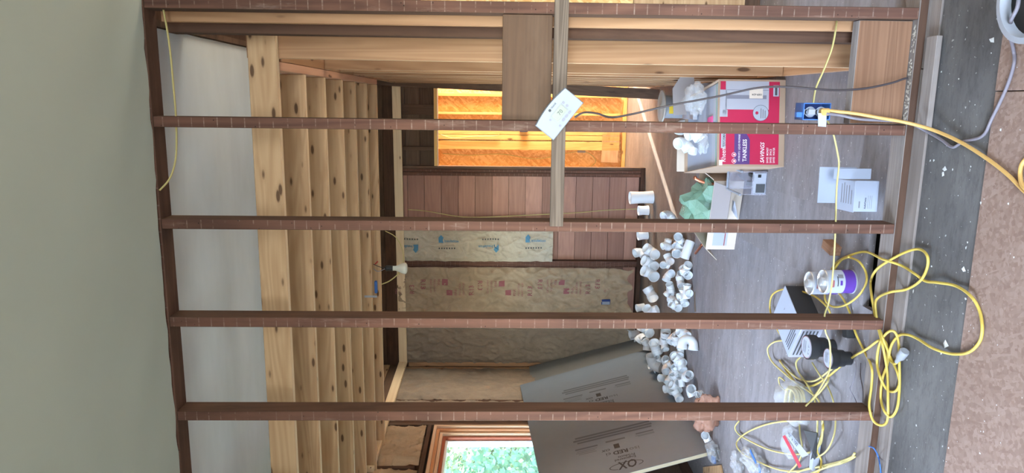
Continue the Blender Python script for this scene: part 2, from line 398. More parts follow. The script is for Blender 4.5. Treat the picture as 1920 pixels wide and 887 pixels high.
slab('tan_floor_boards', -3.1, XR, 5.784, 9.1, -0.03, -0.004, PLYT, floor)
slab('crawlspace_ground', -3.1, XR, -2.6, 9.1, -0.69, -0.64, SOIL, floor)
for a in ((-3.2, -3.1, -2.7, 9.2), (3.0, 3.1, -2.7, 9.2), (-3.1, 3.0, -2.7, -2.6), (-3.1, 3.0, 9.1, 9.2)): slab('light_block_skirt', *a, -0.69, -0.031, SOIL, floor)  # unseen skirts added to keep sky light out from under the floor

# ---- front room shell (behind the camera) with its window openings
wf = empty('wall_camera_side', (0, -2.6, 0), 'painted wall behind the camera with a window opening', None, None, 'structure')
slab('drywall', -3.1, -0.8, -2.75, -2.6, 0, 3, STUCCO, wf); slab('drywall', 1.6, 3.1, -2.75, -2.6, 0, 3, STUCCO, wf)
slab('drywall', -0.8, 1.6, -2.75, -2.6, 0, 1.05, STUCCO, wf); slab('drywall', -0.8, 1.6, -2.75, -2.6, 2.45, 3, STUCCO, wf)
wfr = empty('wall_front_room_right', (3.0, 0, 0), 'painted side wall of the front room', None, None, 'structure')
slab('drywall', 3.0, 3.1, -2.7, 2.79, 0, 3, STUCCO, wfr)
wfl = empty('wall_front_room_left', (-3.1, 0, 0), 'painted side wall of the front room with a window opening', None, None, 'structure')
slab('drywall', -3.2, -3.07, -2.7, 0.0, 0, 3, STUCCO, wfl); slab('drywall', -3.2, -3.07, 1.5, 2.9, 0, 3, STUCCO, wfl)
slab('drywall', -3.2, -3.07, 0.0, 1.5, 0, 0.7, STUCCO, wfl); slab('drywall', -3.2, -3.07, 0.0, 1.5, 2.2, 3, STUCCO, wfl)

# ---- ceilings
ce = empty('ceiling', (0, 0, 2.97), 'painted front room ceiling with a torn edge', None, None, 'structure')
def edge_sheet(name, x0, x1, y0, yfun, z0, z1, mat, parent, n=90):
    vs, fc = [], []
    for i in range(n+1):
        x = x0+(x1-x0)*i/n; y = yfun(x)
        vs += [V((x, y0, z0)), V((x, y, z0)), V((x, y, z1)), V((x, y0, z1))]
    for i in range(n):
        a, b = i*4, i*4+4
        for k in range(4): fc.append((a+k, a+(k+1) % 4, b+(k+1) % 4, b+k))
    fc.append((0, 3, 2, 1)); fc.append((n*4, n*4+1, n*4+2, n*4+3))
    return ob(name, mesh(name, vs, fc), None, parent, mat)
def torn(x):
    base = D-0.004+0.012*noise.noise(V((x*9, 0, 0)))+0.006*noise.noise(V((x*30, 3, 0)))
    if x < -0.35: base -= 0.012
    if x < -1.0: base -= 0.010*math.sin((x+1.0)*3)
    return base
edge_sheet('drywall_sheet', -3.1, 3.0, -2.7, torn, 2.974, 2.988, CEILP, ce, 160)
edge_sheet('gypsum_layer', -3.1, 3.0, -2.7, lambda x: torn(x)+0.006+0.004*noise.noise(V((x*40, 9, 0))), 2.985, 3.0, GYP, ce, 160)
cb = empty('ceiling', (0, 5, 3.0), 'white drywall ceiling behind the stud wall with new pine joists', None, None, 'structure')
XE = 0.268
def cut_edge():
    vs, fc = [], []; n = 40
    for i in range(n+1):
        y = 2.88+(7.85-2.88)*i/n; xr = XE+0.006*noise.noise(V((y*14, 0, 2)))+0.004*noise.noise(V((y*40, 0, 2)))
        vs += [V((-3.1, y, 3.0)), V((xr, y, 3.0)), V((xr, y, 3.014)), V((-3.1, y, 3.014))]
    for i in range(n):
        a, b = i*4, i*4+4
        for k in range(4): fc.append((a+k, b+k, b+(k+1) % 4, a+(k+1) % 4))
    return mesh('drywall_sheet', vs, fc)
ob('drywall_sheet', cut_edge(), None, cb, WHITE_D)
slab('lath_board', XE+0.004, XE+0.03, 2.90, 7.7, 2.985, 3.03, OLDD, cb); 
slab('old_rafter', XE+0.032, XE+0.075, 2.90, 7.7, 3.0, 3.14, OLDS, cb)
slab('roof_deck', -3.3, 3.2, -2.8, 9.3, 3.16, 3.2, SIDED, cb)
slab('roof_deck', -3.3, 3.2, -2.8, 9.3, 3.21, 3.25, SIDED, cb)
# joists: bottoms measured evenly spaced
JZ, JH, JY, JD = 2.601, 0.122, 3.17, 0.4345
for i in range(7):
    y = JY+i*JD
    x1_ = 0.30 if i == 0 else 0.118; z0_ = JZ+random.uniform(-.004, .004)
    W_ = frame(((XL+0.01+x1_)/2, y+.019, (z0_+JZ+JH)/2), (1, 0, 0), (0, 0, 1))
    ob('joist', boxme(x1_-XL-0.01, JZ+JH-z0_, .038, [NEWJ, NEWE], .003, '-y'), W_, cb)  # underside slot is paler: floor bounce painted into the colour
abox('ledger', 0.12, 0.158, JY+0.04, JY+6*JD+0.06, JZ, JZ+0.12, PINK, cb, 'y')
abox('ceiling_hanger_board', -2.2, -2.1, 3.1, 5.9, JZ+JH+0.001, JZ+JH+0.04, NEWJ, cb, 'y')

# ---- front stud wall
wall = empty('wall_front', (0, D, 0), 'bare old stud wall that the camera looks through', None, None, 'structure')
SX = [1.151, 0.767, 0.370, -0.0744, -0.4706, -0.876, -1.281, -1.686, -2.09, -2.5]   # right edges
for i, x in enumerate(SX):
    wd = 0.043 if i == 2 else random.uniform(0.040, 0.043)
    lean = random.uniform(-.002, .003)
    beam('stud', (x-wd/2, D+0.0475, 0.036), (x-wd/2+lean, D+0.0475, 2.969), (1, 0, 0), wd, 0.095, OLDS, wall, OLDF, '-z')
abox('top_plate', -3.05, 3.0, D, D+0.097, 2.970, 3.015, OLDS, wall, 'x', OLDF)
abox('bottom_plate', -3.05, 3.0, D, D+0.10, -0.008, 0.035, GREYW, wall, 'x', OLDS)
def zat(px, py, Y): return onY(px, py, Y).z
abox('blocking_board', -0.072, 0.325, D+0.014, D+0.036, zat(1035, 120, D), zat(942, 120, D), PANEL, wall, 'x', PANEL)
abox('sill_block', -0.072, 0.325, D+0.032, D+0.082, 0.037, zat(1604, 120, D+.03), GREYW, wall, 'x', BLOCK)

# ---- right hand wall of new 2x6 studs (seen along its length)
wr = empty('wall_right', (0.23, 4, 0), 'new stud wall running away from the camera', None, None, 'structure')
for i, y in enumerate([3.212, 4.05, 4.45, 4.86, 5.26, 5.66, 6.07, 6.47, 6.88, 7.28]):
    beam('stud', ((0.235 if i == 0 else 0.228), y+.019, 0.039), (0.228+(0.014 if i == 0 else random.uniform(0, .008)), y+.019, 2.74 if i == 0 else 2.6), (1, 0, 0), 0.14, 0.038, NEWS, wr, NEWE, '-y')  # left edge slot is paler: side light painted into the colour
abox('bottom_plate', 0.158, 0.298, 3.2, 7.7, 0.0, 0.038, NEWS, wr, 'y')
abox('top_plate', 0.16, 0.298, 3.252, 7.7, 2.601, 2.64, NEWS, wr, 'y')
def lpost(name, ya0, ya1, yb0, yb1, Y, dep, z0, z1, m):     # edges in the photo at the top (x=320) and at the foot (x=1590)
    t0, t1 = onY(320, ya0, Y), onY(320, ya1, Y); b0, b1 = onY(1590, yb0, Y), onY(1590, yb1, Y)
    def at(p, q, z_): k = (z_-q.z)/(p.z-q.z); return q+(p-q)*k
    a_ = (at(t0, b0, z1)+at(t1, b1, z1))/2; c_ = (at(t0, b0, z0)+at(t1, b1, z0))/2
    return beam(name, c_+V((0, dep/2, 0)), a_+V((0, dep/2, 0)), (1, 0, 0), (b0-b1).length, dep, m, wr)
lpost('corner_post', 20, 36, 34, 58, 2.905, 0.04, 0.037, 2.96, NEWS)
lpost('old_corner_post', 37, 61, 57, 80, 2.97, 0.085, 0.0, 2.97, OLDS)
abox('old_block', 0.27, 0.318, 3.07, 3.2, 2.66, 2.99, OLDD, wr, 'z')
beam('brace', (0.33, 4.2, 2.62), (0.36, 5.2, 2.30), (0, 0, 1), 0.07, 0.02, NEWJ, wr)

# ---- closet behind the right hand wall
wc = empty('wall_closet', (1, 4.6, 0), 'strand board and pale plywood wall beyond the right stud wall', None, None, 'structure')
slab('osb_panel', 0.34, 2.69, 4.6, 4.62, 0.80, 2.12, OSBW, wc); slab('dark_header', 0.34, 2.69, 4.6, 4.64, 2.125, 3.0, SIDED, wc)
slab('plywood_panel', 0.34, 1.4, 4.59, 4.62, 0.10, 0.795, NEWJ, wc); slab('plywood_panel', 1.403, 2.69, 4.59, 4.62, 0.10, 0.795, NEWJ, wc)
slab('base_strip', 0.34, 2.69, 4.6, 4.62, 0.0, 0.095, OLDD, wc)
wcr = empty('wall_closet_right', (XR, 4, 0), 'side wall of the closet', None, None, 'structure')
slab('osb_panel', XR, XR+0.05, 2.9, 9.1, 0, 3.0, OSBW, wcr)

# ---- back wall
wb = empty('wall_back', (0, YB, 0), 'old stud back wall with sheathing boards and insulation', None, None, 'structure')
def bstud(y0, y1, px=950, z0=0.045, z1=2.72, mat=OLDS, fm=OLDF, name='stud', dep=0.09, yy=YB):
    xa = onY(px, y0, yy).x; xb = onY(px, y1, yy).x
    return abox(name, xb, xa, yy, yy+dep, z0, z1, mat, wb, 'z', fm)
OPL = onY(1000, 313, YB).x; OPR = 0.158+0.14
bstud(313, 318, 1000, 0.0, 2.72, OLDD, OLDD, 'trimmer'); bstud(318.5, 324, 1000, 0.045, 2.72, OLDS, OLDF); bstud(324.5, 331, 1000, 0.045, 2.72, OLDS, OLDF)
bstud(412, 422); bstud(489, 500); bstud(596, 607)
bstud(680, 687, 900, 0.045, 2.62, NEWS, NEWS, 'corner_stud', 0.09, YB-0.02)
abox('bottom_plate', XL, OPL, YB-0.004, YB+0.09, -0.004, 0.044, OLDS, wb, 'x', OLDS)
abox('top_plate', XL, 2.6, YB-0.002, YB+0.09, 2.725, 2.86, OLDD, wb, 'x', OLDS)
abox('upper_beam', XL, 2.6, YB+0.02, YB+0.09, 2.865, 3.0, OLDD, wb, 'x', OLDD)
# horizontal sheathing boards behind the studs: one per seam in the photograph
z = 0.0; k = 0
while z < 2.7:
    h = 0.187+random.uniform(-.004, .004)
    abox('sheathing_board', XL, OPL-0.01, YB+0.092+random.uniform(0, .004), YB+0.115, z, min(z+h-0.004, 2.72), SIDE, wb, 'x', SIDE); z += h
z = 2.315
while z < 2.98:
    abox('header_board', OPL-0.005, 0.9, YB+0.095+random.uniform(0, .004), YB+0.115, z, min(z+0.156, 2.99), SIDED, wb, 'x', SIDED); z += 0.16
abox('opening_header', OPL, 0.75, YB-0.01, YB+0.12, 2.272, 2.310, GREYW, wb, 'x', FARP)
for y0, y1 in ((196, 215), (275, 282)):
    bstud(y0, y1, 780, 2.312, 2.72, OLDD, OLDD, 'cripple_stud')
slab('exterior_sheathing', -3.3, OPL-0.02, YB+0.13, YB+0.15, 0, 3.1, SIDED, wb); slab('exterior_sheathing', OPL-0.02, 3.0, YB+0.13, YB+0.15, 2.33, 3.1, SIDED, wb)
slab('return_panel', 0.75, 2.69, YB+0.1, YB+0.12, 0.0, 2.33, OSBW, wb)
# loose old board leaning in the opening
lb0, lb1 = onY(700, 150, 6.9), onY(1236, 177, 6.9)
o = beam('leaning_board', lb1, lb0, (1, 0, 0.05), 0.095, 0.03, OLDD, None); tag(o, 'dark brown old board standing on a slant in the lit opening', 'board')

# new pine batten along the back wall, turning onto the left wall
bz = (zat(757, 400, YB-0.06)+zat(741, 400, YB-0.06))/2
o = beam('batten', (XL+0.03, YB-0.045, bz-0.01), (0.15, YB-0.045, bz+0.012), (0, 0, 1), 0.09, 0.036, NEWE); tag(o, 'long pale pine board running level across the top of the back wall', 'board')
bl = onX(738, 756, XL+0.05)
o = beam('batten', (XL+0.05, YB-0.07, bz-0.01), (XL+0.05, 5.3, bz-0.03), (0, 0, 1), 0.09, 0.036, NEWE); tag(o, 'pale pine board running along the top of the left wall', 'board')

# insulation batts: wrinkled sheets between the studs
def batt(name, x0, x1, z0, z1, yy, mat, seed, amp=0.014, axis='x', wr=1.0, ragged=False):
    nx, nz = 44, 170
    def surf(u, zz):
        e = min(u-x0, x1-u)/(x1-x0)
        b = -0.030*min(1, max(0, e)*9)
        p = V((u*4+seed, zz*2.2, seed)); q = noise.noise(p)
        cr = abs(noise.noise(V((u*9+zz*3*wr, zz*6-u*4, seed+4)))); cr2 = abs(noise.noise(V((u*15-zz*5*wr, zz*11, seed+9))))
        return yy + b + amp*q - amp*1.5*(1-cr)**5 - amp*0.8*(1-cr2)**5
    vs, fc = [], []
    for j in range(nz+1):
        for i in range(nx+1):
            u = x0+(x1-x0)*i/nx; zz = z0+(z1-z0)*j/nz
            if ragged and j < 16:
                u += 0.04*noise.noise(V((u*8, zz*12, 3)))*(16-j)/16
                zz += 0.10*noise.noise(V((u*11, 1.5, 7)))*(16-j)/16
            y = surf(u, zz)
            if ragged and j < 26: y -= 0.07*(26-j)/26*abs(noise.noise(V((u*10, zz*9, 2))))+0.05*((26-j)/26)**2
            vs.append(V((u, y, zz)) if axis == 'x' else V((y, u, zz)))
    for j in range(nz):
        for i in range(nx):
            a = j*(nx+1)+i; fc.append((a, a+1, a+nx+2, a+nx+1))
    o = ob(name, mesh(name, vs, fc, True), None, wb if axis == 'x' else wl, mat)
    return o, surf
x_ = lambda y, px=950: onY(px, y, YB).x
zk = zat(1036, 460, YB)
b1, s1 = batt('insulation_batt', x_(490), x_(422), zk, 2.715, YB, KRAFT_P, 1.3, 0.016)
b1['label'] = 'pale paper faced insulation with blue print'
b2, s2 = batt('insulation_batt', x_(597), x_(501), 0.14, 2.715, YB, KRAFT_B, 5.7, 0.024, 'x', 1.0, True)
b2['label'] = 'brown kraft faced insulation with red R13 print, torn at the foot'
b3, s3 = batt('insulation_batt', x_(680, 900), x_(607, 900), 0.05, 2.715, YB, KRAFT_D, 8.1, 0.014)
# print on the paper, lying on its wrinkled surface
def onsurf(s):
    return lambda c: V((c.x, s(c.x, c.z)-0.011, c.z))
WT = frame((0, YB, 0), (1, 0, 0), (0, 0, 1))        # text upright on the back wall
def wpx(px, py): p = onY(px, py, YB); return p.x, p.z
for px, py, fl in ((985, 448, 0), (935, 462, 1), (823, 449, 0), (785, 462, 1)):
    x, zz = wpx(px, py); r = math.pi/2 if fl else -math.pi/2
    W2 = WT @ T((x, zz, 0)) @ Matrix.Rotation(r, 4, 'Z')
    def fsurf(pts):
        vs = [onsurf(s1)(W2 @ V((a, b, 0))) for a, b in pts]
        return ob('house_emblem', mesh('house_emblem', vs, [tuple(range(len(vs)))]), None, b1, INK_B)
    fsurf([(0.0, -0.03), (0.055, -0.03), (0.045, 0.0), (0.055, 0.03), (0.028, 0.062), (0.0, 0.03)])
    text('Insulation', 0.042, INK_B, W2, b1, 0.062, -0.022, 0, 0, 1.0, 0.02, 0, onsurf(s1))
    for q in range(7):
        vs = [onsurf(s1)(W2 @ V((0.0+q*0.028+a, -0.10+b, 0))) for a, b in ((0, 0), (.014, 0), (.014, .016), (0, .016))]
        ob('printed_mark', mesh('printed_mark', vs, [(0, 1, 2, 3)]), None, b1, INK_D)
def r13(px, py, fl):
    x, zz = wpx(px, py); W2 = WT @ T((x, zz, 0)) @ Matrix.Rotation(math.pi if fl else 0, 4, 'Z')
    text('R13', 0.075, INK_R, W2, b2, 0, 0, 0, 0, 0.95, 0.01, 0, onsurf(s2))
    for q, (t_, sz) in enumerate((('KRAFT FACED', .030), ('INSULATION', .030), ('PINK', .042))):
        text(t_, sz, INK_R, W2, b2, 0.0, 0.10+q*0.042, 0, 0, 0.8, 0.0, 0, onsurf(s2))
    if zz+.3 > 2.68 and not fl: return
    vs = [onsurf(s2)(W2 @ V((a, b, 0))) for a, b in ((0, .235), (.065, .235), (.065, .30), (0, .30))]
    ob('printed_square', mesh('printed_square', vs, [(0, 1, 2, 3)]), None, b2, INK_R)
for px, py, fl in ((1105, 549, 0), (997, 552, 0), (888, 551, 0), (778, 549, 0), (1115, 521, 1), (1008, 522, 1), (896, 524, 1), (790, 521, 1)): r13(px, py, fl)
# wall box at the foot of the torn batt
xo, zo = wpx(1134, 563)
e = empty('outlet_box', (xo, YB-0.05, zo), 'dark blue wall box with white outlet at the foot of the torn insulation', 'outlet box')
ob('box_body', boxme(0.06, 0.05, 0.10, [BLUED], 0.003), T((xo, YB-0.055, zo)), e)
ob('receptacle', boxme(0.034, 0.01, 0.085, [WHITEP], 0.003), T((xo-0.01, YB-0.083, zo)), e)

# ---- left wall with the window
wl = empty('wall_left', (XL, 6, 0), 'left wall with old insulation and a wood framed window opening', None, None, 'structure')
WY0, WY1, WZ0, WZ1 = 4.75, 6.19, 1.02, 2.20
WO = -0.0
slab('exterior_sheathing', XL-0.16, XL-0.10, WY1, YB+0.15, 0, 3.0, SIDED, wl); slab('exterior_sheathing', XL-0.16, XL-0.10, 4.25, WY0, 0, 3.0, SIDED, wl); slab('exterior_sheathing', XL-0.16, XL-0.10, 2.9, 3.25, 0, 3.0, SIDED, wl)
slab('exterior_sheathing', XL-0.16, XL-0.10, 3.25, 4.25, 0, 1.05, SIDED, wl); slab('exterior_sheathing', XL-0.16, XL-0.10, 3.25, 4.25, 2.25, 3.0, SIDED, wl)  # unseen opening left here, added for the side fill lamp
slab('exterior_sheathing', XL-0.16, XL-0.10, WY0, WY1, 0, WZ0, SIDED, wl); slab('exterior_sheathing', XL-0.16, XL-0.10, WY0, WY1, WZ1, 3.0, SIDED, wl)
def lstud(y0, y1, z0=0.05, z1=2.72, mat=OLDS, name='stud'): return abox(name, XL-0.09, XL, y0, y1, z0, z1, mat, wl, 'z')
lstud(WY1+0.03, WY1+0.07, mat=OLDD, name='king_stud'); lstud(WY1+0.075, WY1+0.115, mat=OLDS); lstud(6.75, 6.79); lstud(7.66, 7.70, mat=NEWS)
lstud(4.66, 4.70); lstud(4.26, 4.30); lstud(3.2, 3.24); lstud(5.42, 5.46, 2.30, 2.72, OLDS, 'cripple_stud')
abox('window_header', XL-0.09, XL+0.004, WY0-0.1, WY1+0.03, 2.225, 2.26, OLDS, wl, 'y')
abox('top_plate', XL-0.09, XL+0.002, 2.9, YB, 2.73, 2.83, OLDD, wl, 'y'); abox('rim_board', XL-0.09, XL+0.003, 2.9, YB, 2.835, 2.99, NEWJ, wl, 'y')
abox('bottom_plate', XL-0.09, XL, 2.9, YB, 0, 0.045, OLDS, wl, 'y')
abox('window_sill_plate', XL-0.09, XL, WY0, WY1+0.03, WZ0-0.06, WZ0-0.02, OLDS, wl, 'y')
def lbatt(y0, y1, z0, z1, mat, seed, nm='insulation_batt'):
    o, s = batt(nm, y0, y1, z0, z1, 0, mat, seed, 0.012, 'y')
    for v in o.data.vertices: v.co.x = XL+0.002-v.co.x*1.0 - 0.02
    o.data.flip_normals(); return o
lbatt(WY1+0.12, 6.75, 0.05, 2.72, KRAFT_D, 3.1); lbatt(6.79, 7.66, 0.05, 2.72, KRAFT_D, 6.4)
lbatt(5.47, 6.20, 2.27, 2.72, KRAFT_B, 4.4); lbatt(4.7, 5.41, 2.27, 2.72, KRAFT_B, 9.4)
lbatt(4.31, 4.65, 0.05, 2.72, KRAFT_D, 2.2); lbatt(3.25, 4.25, 0.05, 1.03, KRAFT_D, 7.2)
win = empty('window_1', (XL-0.05, WY1, WZ0), 'wood framed window in the left wall with green trees behind it', None, None, 'structure')
for d, (inn, x0, x1, m) in enumerate(((0.0, -0.11, 0.016, CEDARL), (0.028, -0.11, -0.006, CEDAR), (0.058, -0.12, -0.03, CEDARL), (0.088, -0.13, -0.055, REDBR), (0.112, -0.14, -0.085, VINYL))):
    t_ = 0.027 if d < 4 else 0.022
    y0, y1, z0, z1 = WY0+inn, WY1-inn, WZ0+inn, WZ1-inn
    abox('jamb', XL+x0, XL+x1, y1-t_, y1, z0, z1, m, win, 'z'); abox('jamb', XL+x0, XL+x1, y0, y0+t_, z0, z1, m, win, 'z')
    abox('head', XL+x0, XL+x1, y0+t_, y1-t_, z1-t_, z1, m, win, 'y'); abox('sill', XL+x0, XL+x1, y0+t_, y1-t_, z0, z0+t_, m, win, 'y')
slab('pane', XL-0.115, XL-0.110, WY0+0.13, WY1-0.13, WZ0+0.13, WZ1-0.13, GLASS, win)

# ---- hall beyond the opening
HY = 8.98
wh = empty('wall_hall', (0, HY, 0), 'sunlit strand board wall of the hall beyond the opening', None, None, 'structure')
sx = S0.x + (HY+0.096-S0.y)*sd.x/sd.y            # where the sun slit stands
for x0, x1 in ((-1.6, -0.95), (-0.948, sx-0.05), (sx+0.05, 1.6), (1.602, 2.7)):
    slab('osb_panel', x0, x1, HY+0.09, HY+0.102, 0.0, 2.75, OSBW, wh)
for k, (py0, py1, m) in enumerate(((176, 182, FARP), (212, 216, FARP), (243, 253, FARP), (254, 263, FARP), (265, 281, FARP), (318, 324, FARP))):
    xa = onY(1000, py0, HY).x; xb = onY(1000, py1, HY).x
    abox('stud', xb, xa, HY, HY+0.089, 0.08, 2.7, m, wh, 'z')
abox('bottom_plate', -1.5, sx-0.045, HY-0.01, HY+0.09, 0.0, 0.04, FARP, wh, 'x'); abox('base_block', -0.75, -0.35, HY+0.0, HY+0.08, 0.085, 0.30, NEWJ, wh, 'x')
slab('sun_slit_cap', sx-0.049, sx+0.049, HY+0.09, HY+0.102, 1.95, 2.75, OSBW, wh)  # panel added above the slit to cut the sun streak short
abox('bottom_plate', sx+0.045, 2.6, HY-0.01, HY+0.09, 0.0, 0.04, FARP, wh, 'x')
slab('hall_ceiling', -1.6, 2.7, YB+0.16, HY+0.2, 2.76, 2.8, SIDED, wh)
slab('hall_end_panel', -1.6, -1.58, YB+0.16, HY+0.2, 0, 2.76, OSBW, wh)
slab('hall_side_panel', 2.68, 2.7, YB+0.16, HY+0.2, 2.35, 2.76, OSBW, wh)

# ---- outside: trees and ground
gr = slab('ground', -60, 40, -30, 80, -0.75, -0.7, GRASS, None); tag(gr, 'grass outside the house', None, None, 'structure')
def leafmesh(n, rx, ry, rz, seed, mat):
    rnd = random.Random(seed); vs, fc = [], []
    cl = [V((rnd.gauss(0, .55)*rx, rnd.gauss(0, .55)*ry, rnd.gauss(0, .5)*rz)) for _ in range(60)]
    for i in range(n):
        c = rnd.choice(cl)+V((rnd.gauss(0, .3), rnd.gauss(0, .3), rnd.gauss(0, .25)))
        a = V((rnd.uniform(-1, 1), rnd.uniform(-1, 1), rnd.uniform(-1, 1))).normalized()*0.085; b = a.orthogonal().normalized()*0.05
        k = len(vs); vs += [c-a, c+b, c+a, c-b]; fc.append((k, k+1, k+2, k+3))
    me = mesh('crown', vs, fc); me.materials.append(mat); return me
lm = [leafmesh(9500, 2.1, 2.1, 2.4, 3, LEAF), leafmesh(7000, 1.2, 1.2, 2.6, 8, LEAF2)]
TL = ['broad leafy tree filling the near side of the window view', 'slim yellow green tree in the middle of the window view', 'leafy tree at the far side of the window view', 'tall leafy tree standing behind the others outside the window']
for i, (x, y, k, s) in enumerate(((-8.4, 12.6, 0, 0.95), (-9.2, 17.8, 1, 1.0), (-9.6, 23.6, 0, 1.25), (-19.5, 33, 0, 2.4))):
    e = empty('tree', (x, y, -0.7), TL[i], 'tree', 'trees outside the window')
    ob('crown', lm[k], T((x, y, 1.9*s)) @ Matrix.Scale(s, 4) @ RZ(70*i), e)
    pts = [V((x, y, -0.7)), V((x+.05, y, 0.6)), V((x-.03, y+.03, 2.4*s))]
    vs, fc = tube(pts, .14, 8, [.2, .15, .07]); ob('trunk', mesh('trunk', vs, fc, True), None, e, BARK)

# ================================================================== THINGS ON THE STUD WALL
# ---- weathered strip nailed across the studs
p0 = onY(1055, -60, D-0.012); p1 = onY(1043, 424, D-0.012)
e = empty('wood_strip', p1, 'rough weathered wood strip nailed level across the bare studs', 'wood strip')
beam('strip', p1, p0, (0, 0, 1), 0.053, 0.022, STRIP, e)
# ---- thermostat hanging askew on the strip
tc_ = onY(1047, 213, D-0.05); q0 = onY(1003, 236, D-0.05); q1 = onY(1059, 165, D-0.05)
TW = (q1-q0).length; TX = (q1-q0).normalized(); TYv = V((TX.z, 0, -TX.x))*-1
TYv = V((-TX.z, 0, TX.x))
TWm = frame(tc_, TX, TYv)                       # local z faces the camera
th = empty('thermostat', tc_, 'white wall thermostat hung askew on the weathered wood strip', 'thermostat')
HW, HH = TW/2, 0.0485
prof = [(-HW, -HH), (HW, -HH), (HW, HH*0.86)]
prof += [(HW-2*HW*t/10, HH*0.86+HH*0.20*math.sin(math.pi*t/10)) for t in range(1, 10)] + [(-HW, HH*0.86)]
n = len(prof); vs = [V((x, y, -0.022)) for x, y in prof]+[V((x, y, 0.010)) for x, y in prof]+[V((x*0.97, y*0.95, 0.015)) for x, y in prof]
fc = [tuple(range(n))[::-1], tuple(range(2*n, 3*n))]+[(i, (i+1) % n, n+(i+1) % n, n+i) for i in range(n)]+[(n+i, n+(i+1) % n, 2*n+(i+1) % n, 2*n+i) for i in range(n)]
ob('housing', mesh('housing', vs, fc), TWm, th, WHITEP)
ob('screen_bezel', boxme(0.064, 0.038, 0.002, [GREYP], 0.0005), TWm @ T((0.003, 0.0, 0.0155)), th)
ob('screen', boxme(0.058, 0.032, 0.002, [LCD], 0.0005), TWm @ T((0.003, 0.0, 0.0162)), th)
text('70', 0.022, INK_D, TWm, th, -0.004, -0.008, 0.0176)
for bx, by, r in ((0.043, 0.012, 0.0052), (0.043, -0.006, 0.0052), (-0.032, -0.033, 0.005), (-0.038, 0.010, 0.0045)):
    ob('button', mesh('button', *lathe([(0.0005, .018), (r, .018), (r, .014)], 16)), TWm @ T((bx, by, 0)), th, SILVD)
for bx in (0.030, 0.012, -0.006):
    ob('button', mesh('button', *lathe([(0.0005, .018), (0.0048, .018), (0.0048, .014)], 16)), TWm @ T((bx, -0.029, 0)) @ Matrix.Diagonal((1.7, 1, 1, 1)), th, SILVD)
disc('emblem', TWm, -0.012, 0.034, 0.0055, INK_D, th, 0.0158); text('TRANE', 0.009, INK_D, TWm, th, -0.004, 0.031, 0.0158, 0, 1, 0.02)
# thermostat cable down to the hole in the plate
cord('thermostat_cable', [onY(1078, 220, D-0.03), onY(1095, 211, D-0.02), onY(1120, 213, D+0.01), onY(1145, 220, D+0.03), onY(1180, 215, D+0.03), onY(1260, 197, D+0.02), onY(1350, 180, D+0.02), onY(1420, 165, D+0.02),
     onY(1480, 163, D+0.02), onY(1560, 169, D+0.02), onY(1620, 166, D+0.022), onY(1670, 156, D+0.022), onY(1694, 148, D+0.024), onY(1703, 147, D+0.03)], 0.0042, DCORD, 'dark brown cable running from the thermostat down to the bottom plate')
# ---- blue wall box on the second stud
bc = onY(1526, 209, D+0.02)
e = empty('outlet_box', (bc.x, D, bc.z), 'bright blue wall box with white outlet on the stud above the sill block', 'outlet box')
bw, bh = 0.066, 0.108; X0, X1 = bc.x-bw/2, bc.x+bw/2; Z0, Z1 = bc.z-bh/2, bc.z+bh/2
for a in ((X0, X0+.004, D-0.008, D+.07, Z0, Z1), (X1-.004, X1, D-0.008, D+.07, Z0, Z1), (X0, X1, D-0.008, D+.07, Z0, Z0+.004), (X0, X1, D-0.008, D+.07, Z1-.004, Z1)):
    slab('box_side', *a, BLUEP, e, 0.001)
slab('box_back', X0, X1, D+.066, D+.07, Z0, Z1, BLUED, e)
slab('mounting_tab', X0+0.01, X0+0.03, D, D+.02, Z1, Z1+.022, BLUEP, e, 0.001)
for dz in (-0.021, 0.021):
    ob('receptacle_face', mesh('receptacle_face', *lathe([(0.0005, .006), (0.0165, .006), (0.0165, 0), (0.021, 0)], 20)), frame((bc.x-0.002, D+0.006, bc.z+dz), (1, 0, 0), (0, 0, 1)), e, WHITEP)
slab('receptacle_strap', bc.x-0.012, bc.x+0.008, D+0.006, D+0.010, Z0+.006, Z1-.006, WHITEP, e, 0.001)
slab('ground_tap', bc.x-0.012, bc.x+0.010, D-0.016, D+0.004, bc.z+0.008, bc.z+0.036, GREYP, e, 0.003)
# orange plug and cord, with its paper tag
e = empty('extension_cord', (bc.x, D-0.02, bc.z-0.02), 'orange yellow cord plugged into the blue wall box, with a white tag', 'extension cord')
ob('plug', boxme(0.028, 0.034, 0.036, [OCORD], 0.006), T((bc.x-0.001, D-0.016, bc.z-0.026)), e)
cp = [onY(1541, 206, D-0.02), onY(1570, 209, D-0.03), onY(1605, 213, D-0.05), onY(1650, 221, D-0.08), onY(1700, 230, D-0.11), onY(1750, 244, D-0.17), onZ(1800, 266, 0.012), onZ(1850, 297, 0.009), onZ(1890, 328, 0.011), onZ(1925, 362, 0.011), onZ(1960, 380, 0.011)]
cord('flex', cp, 0.0065, OCORD, None, parent=e)
cord('flex', [onZ(1960, 300, 0.01), onZ(1930, 296, 0.01), onZ(1916, 308, 0.011), onZ(1913, 330, 0.012), onZ(1920, 352, 0.024), onZ(1950, 366, 0.026)], 0.0065, OCORD, None, parent=e)
tg = [onY(1534, 212, D-0.028), onY(1534, 237, D-0.018), onY(1549, 238, D-0.018), onY(1550, 213, D-0.028)]
vs = [*tg, *[p+V((0, .0015, 0)) for p in tg]]
ob('paper_tag', mesh('paper_tag', vs, [(0, 1, 2, 3), (7, 6, 5, 4), (0, 4, 5, 1), (1, 5, 6, 2), (2, 6, 7, 3), (3, 7, 4, 0)]), None, e, PAPERL)
